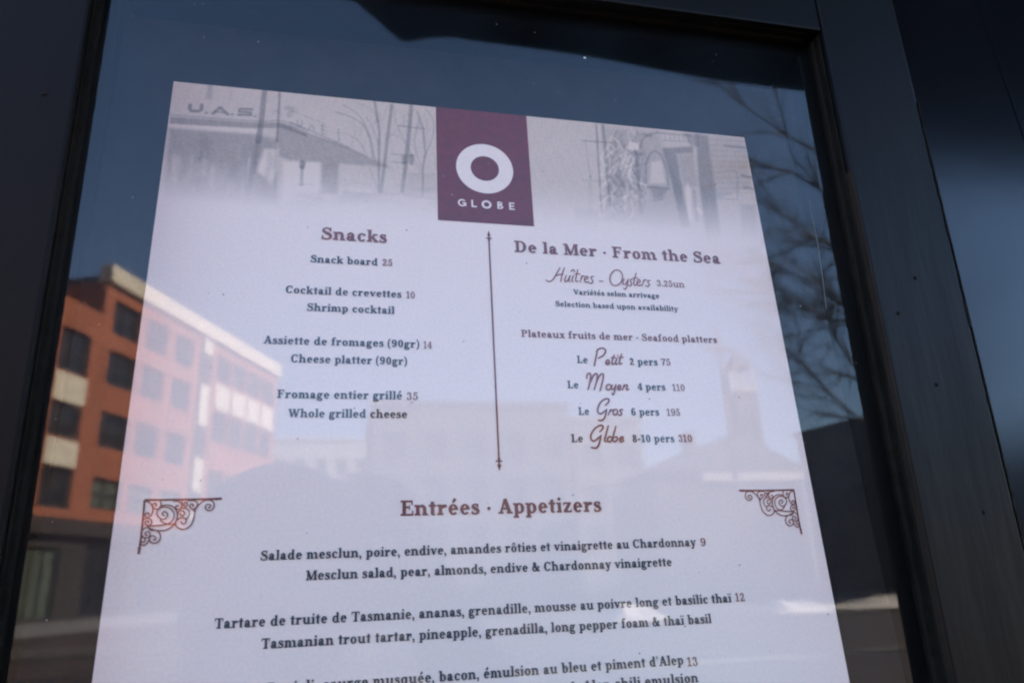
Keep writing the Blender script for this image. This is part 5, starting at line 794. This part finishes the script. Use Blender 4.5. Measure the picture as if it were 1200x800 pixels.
# logo panel: maroon block, white ring, white name below
b = MB(); b.face([(-.02295, -.0617, .0002), (.0216, -.0617, .0002), (.0216, 0, .0002), (-.02295, 0, .0002)])
logo = b.build('logo_panel', M['maroon'], menu, fix=False)
flat([ring(-.4, -32.55, 13.6, 13.55, 0, 360, 6.85, 6.75, 48)], .0003).build('logo_ring', M['paper'], logo, fix=False)
y0, y1 = -53.85, -50.0
h = y1-y0
def rib(p, w=.78): return ribbon(smooth(p, 6), w)
word = [ring(-11.7, y0+h/2, 1.95, h/2, 40, 330, .75, .7, 16)+rect(-11.6, y0+h*.38, -9.8, y0+h*.38+.7)+rect(-10.5, y0+.3, -9.8, y0+h*.5),
        rect(-7.4, y0, -6.65, y1)+rect(-7.4, y0, -4.9, y0+.72),
        ring(-.35, y0+h/2-.05, 2.35, 2.2, 0, 360, 1.05, .95, 24),
        rect(4.75, y0, 5.5, y1)+ring(5.7, y0+h*.76, 1.5, h*.25, -90, 90, .72, .66, 10)+ring(5.7, y0+h*.27, 1.75, h*.28, -90, 90, .75, .66, 10)
        +rect(5.0, y1-.66, 5.75, y1)+rect(5.0, y0, 5.75, y0+.66)+rect(5.0, y0+h*.46, 5.75, y0+h*.46+.66),
        rect(10.3, y0, 11.05, y1)+rect(10.3, y0, 12.9, y0+.7)+rect(10.3, y1-.7, 12.9, y1)+rect(10.3, y0+h*.42, 12.6, y0+h*.42+.7)]
flat(word, .0003).build('logo_name', M['paper'], logo, fix=False)

# small specks on the sheet
rnd = random.Random(11)
pl = []
for _ in range(30):
    x, y, r = rnd.uniform(-136, 136), rnd.uniform(-262, -8), rnd.uniform(.12, .38)
    pl.append(ball(x, y, r, r*rnd.uniform(.5, 1.2)))
tag(flat(pl).build('speck', mat('brown_speck', (.45, .37, .33), rough=.8), menu, fix=False), kind='stuff')

# ---------------------------------------------------------------- the wooden display case on the shop front
XL, XR, ZT, ZB = -.1635, .1678, 1.7572, 1.262
YF, YB = -.011, .062            # front face and back of the frame
case = empty('display_case', (0, .06, ZB-.09), label='dark painted wooden display case with a glass front holding the menu', cat='display case')
def cpart(mb, name, m, bevel=0, label=None, parent=None):
    o = mb.build(name, m, None, bevel)
    o.parent = parent or case
    if not parent: o.matrix_parent_inverse = Matrix.Translation(case.location).inverted()
    if label: tag(o, label)
    return o
XO = .2150
lst = cpart(MB().box((-.42, YF, ZB-.09), (XL, YB, 2.02)), 'stile', M['paint_left'], .0012, 'brown black upright frame member')
rst = cpart(MB().box((XR, YF, ZB-.09), (XO, YB, 2.02)), 'stile', M['paint'], .0016, 'blue black upright frame member with worn edge')
cpart(MB().box((XL+.0003, YF+.0004, ZT), (XR-.0003, YB, 2.02)), 'top_rail', M['paint'], .0012)
cpart(MB().box((XL+.0003, YF+.0004, ZB-.09), (XR-.0003, YB, ZB)), 'bottom_rail', M['paint'], .0012)
# glazing beads against the pane, stepped
def bead(axis, side):
    mb = MB()
    prof = [(0, -.0006), (.0016, -.0006), (.0016, -.0026), (.0011, -.0036), (.0005, -.0040), (.0005, -.0072), (.0002, -.0080), (0, -.0080)]
    if axis == 'z':
        sx = XL+.0002 if side < 0 else XR-.0002
        mb.prism([(sx-side*p[0], p[1]) for p in prof], 'z', ZB+.0004, ZT-.0004)
    else:
        z = ZT-.0002 if side > 0 else ZB+.0002
        mb.prism([(p[1], z-side*p[0]) for p in prof], 'x', XL+.006, XR-.006)
    return cpart(mb, 'glazing_bead', M['bead'])
bead('z', -1); bead('z', 1); bead('x', 1); bead('x', -1)
# rubbed paint along the front arris of the right hand member
rnd = random.Random(3)
mb = MB(); z = 1.40; w0 = .0003
def edge_piece(za, zb, wa, wb):
    mb.prism([(za, wa), (zb, wb), (zb, -.0002), (za, -.0002)], 'y', YF-.0002, YF+.0035)
n_ = len(mb.v)
while z < 1.672:
    dz = rnd.uniform(.002, .008); w1 = .0001+.0009*max(0, 1-abs(z-1.60)/.08)*rnd.uniform(.4, 1)
    edge_piece(z, z+dz, w0, w1); z += dz; w0 = w1
mb.v = [(XR+x2, y2, z2) for (z2, y2, x2) in mb.v]
cpart(mb, 'worn_edge', M['worn'], parent=None)
# chipped paint along the outer edge of the right member, and nail holes
mb = MB(); z = 1.44; prev = .0004
while z < 1.72:
    dz = rnd.uniform(.0015, .006); w = .0003+.0009*rnd.random()**3
    mb.prism([(XO-prev, z), (XO+.0002, z), (XO+.0002, z+dz), (XO-w, z+dz)], 'y', YF-.0002, YF+.001); z += dz; prev = w
cpart(mb, 'chipped_edge', M['bead'])
for x, z in ((.1905, 1.6235), (.1895, 1.5735), (.1990, 1.5190), (.1775, 1.606)):
    mb = MB(); mb.prism([(x+.0007*math.cos(a), z+.0009*math.sin(a)) for a in (0, 1, 2, 3, 4, 5)], 'y', YF-.0003, YF+.001)
    cpart(mb, 'nail_hole', M['bead'])
for x, z in ((-.1738, 1.6785),):
    mb = MB(); mb.prism([(x+.0009*math.cos(a), z+.0007*math.sin(a)) for a in (0, 1, 2, 3, 4, 5)], 'y', YF-.0006, YF+.001)
    cpart(mb, 'paint_blob', M['worn'])
# glass pane, 3 mm, front face mirrors the street
mb = MB()
mb.box((XL+.0008, 0, ZB+.001), (XR-.0008, .003, ZT-.001))
pane = cpart(mb, 'glass_pane', [M['glass'], M['glass_back']])
for p in pane.data.polygons: p.material_index = 0 if p.normal.y < -.9 else 1
# specks and a fine scratch on the pane
mb = MB()
for _ in range(70):
    x, z, r = rnd.uniform(XL+.004, XR-.004), rnd.uniform(1.46, ZT-.004), rnd.choice((.00012, .00016, .0002, .0003))
    mb.prism([(x+r*math.cos(a), z+r*math.sin(a)) for a in (0, 1.1, 2, 3.3, 4.2, 5.3)], 'y', -.0002, -.00002)
o = cpart(mb, 'dust_speck', mat('pale_dust', (.16, .155, .15), rough=.9), parent=pane); o['kind'] = 'stuff'
mb = MB(); mb.box((.0436, -.0002, 1.7321), (.0446, -.00002, 1.7327)); cpart(mb, 'drop', mat('pale_drop', (.8, .8, .72), rough=.3), parent=pane)
pts = [(.1509, 1.6653), (.1511, 1.6552), (.1513, 1.6440), (.1508, 1.6290), (.1497, 1.6109)]
mb = MB()
for (x0, z0), (x1, z1) in zip(pts, pts[1:]):
    mb.prism([(x0, z0), (x0+.00022, z0), (x1+.00022, z1), (x1, z1)], 'y', -.00016, -.00002)
cpart(mb, 'scratch', mat('pale_scratch', (.17, .16, .14), rough=.9), parent=pane)
# backing board, leaning just behind the sheet
mb = MB(); mb.box((-.1652, -.43, -.0065), (.1675, .036, -.0025))
o = mb.build('backing_board', M['board']); o.parent = case
o.matrix_parent_inverse = Matrix.Translation(case.location).inverted() @ menu.matrix_world

# lacquered panels right of the case
def leaning(x0, x1, y):         # the boards lean back a little towards the top
    k = .05
    return MB().prism([(y+k*(ZB-.09-1.6), ZB-.09), (y+k*.7, 2.3), (.058, 2.3), (.058, ZB-.09)], 'x', x0, x1)
tag(leaning(.2172, .2902, -.0045).build('lacquered_panel', M['panel']), 'glossy black lacquered board directly beside the right frame member', 'panel', 'lacquered boards right of the case')
tag(leaning(.2905, .75, -.0050).build('lacquered_panel', M['panel']), 'glossy black lacquered board at the far right edge of the photo', 'panel', 'lacquered boards right of the case')

# shop wall that carries the case; it keeps this side of the street in its shade
wall = MB(); wall.box((-9, .066, 0), (11, .5, 6.5))
tag(wall.build('shop_wall', M['stucco']), 'plain grey rendered shop wall carrying the display case', 'wall')
# canvas awning over the case: its dark underside and scalloped edge mirror in the top of the pane
def make_awning():
    mb = MB()
    x0, x1, yf, zf, zb = -.12, 3.4, -1.28, 2.96, 3.5
    n = 60
    for i in range(n):
        xa, xb = x0+(x1-x0)*i/n, x0+(x1-x0)*(i+1)/n
        mb.face([(xa, .066, zb), (xb, .066, zb), (xb, yf, zf), (xa, yf, zf)]); mb.face([(xa, .066, zb-.012), (xa, yf, zf-.012), (xb, yf, zf-.012), (xb, .066, zb-.012)])
    root = empty('awning', (0, .066, 3.2), label='dark canvas awning over the case, its wavy lower edge mirrored in the pane', cat='awning')
    o = mb.build('canopy_cloth', M['awning'], None); o.parent = root; o.matrix_parent_inverse = Matrix.Translation(root.location).inverted()
    mb = MB(); n = 240
    def low(x):
        e = 2.825-.05*max(0, x-.2)-.03*math.exp(-((x-.06)/.06)**2)+.004*math.sin(x*9)
        if x < .05: e = 2.795+(.05-x)*.85
        return e
    for i in range(n):
        xa, xb = x0+(x1-x0)*i/n, x0+(x1-x0)*(i+1)/n
        ya, yb = yf-.01*math.sin(xa*9), yf-.01*math.sin(xb*9)
        mb.face([(xa, ya, low(xa)), (xb, yb, low(xb)), (xb, yf-.002, zf), (xa, yf-.002, zf)])
        mb.face([(xa, ya+.004, low(xa)), (xa, yf+.002, zf), (xb, yf+.002, zf), (xb, yb+.004, low(xb))])
        mb.face([(xa, ya, low(xa)), (xa, ya+.004, low(xa)), (xb, yb+.004, low(xb)), (xb, yb, low(xb))])
    o = mb.build('valance', M['awning'], None, fix=False); o.parent = root; o.matrix_parent_inverse = Matrix.Translation(root.location).inverted()
    for x in (0.06, 3.32):
        mb = MB(); mb.tube([(x, .06, 2.98), (x, yf+.02, zf-.03)], .014, 8)
        o = mb.build('arm', M['metal'], None, smooth=True); o.parent = root; o.matrix_parent_inverse = Matrix.Translation(root.location).inverted()
make_awning()
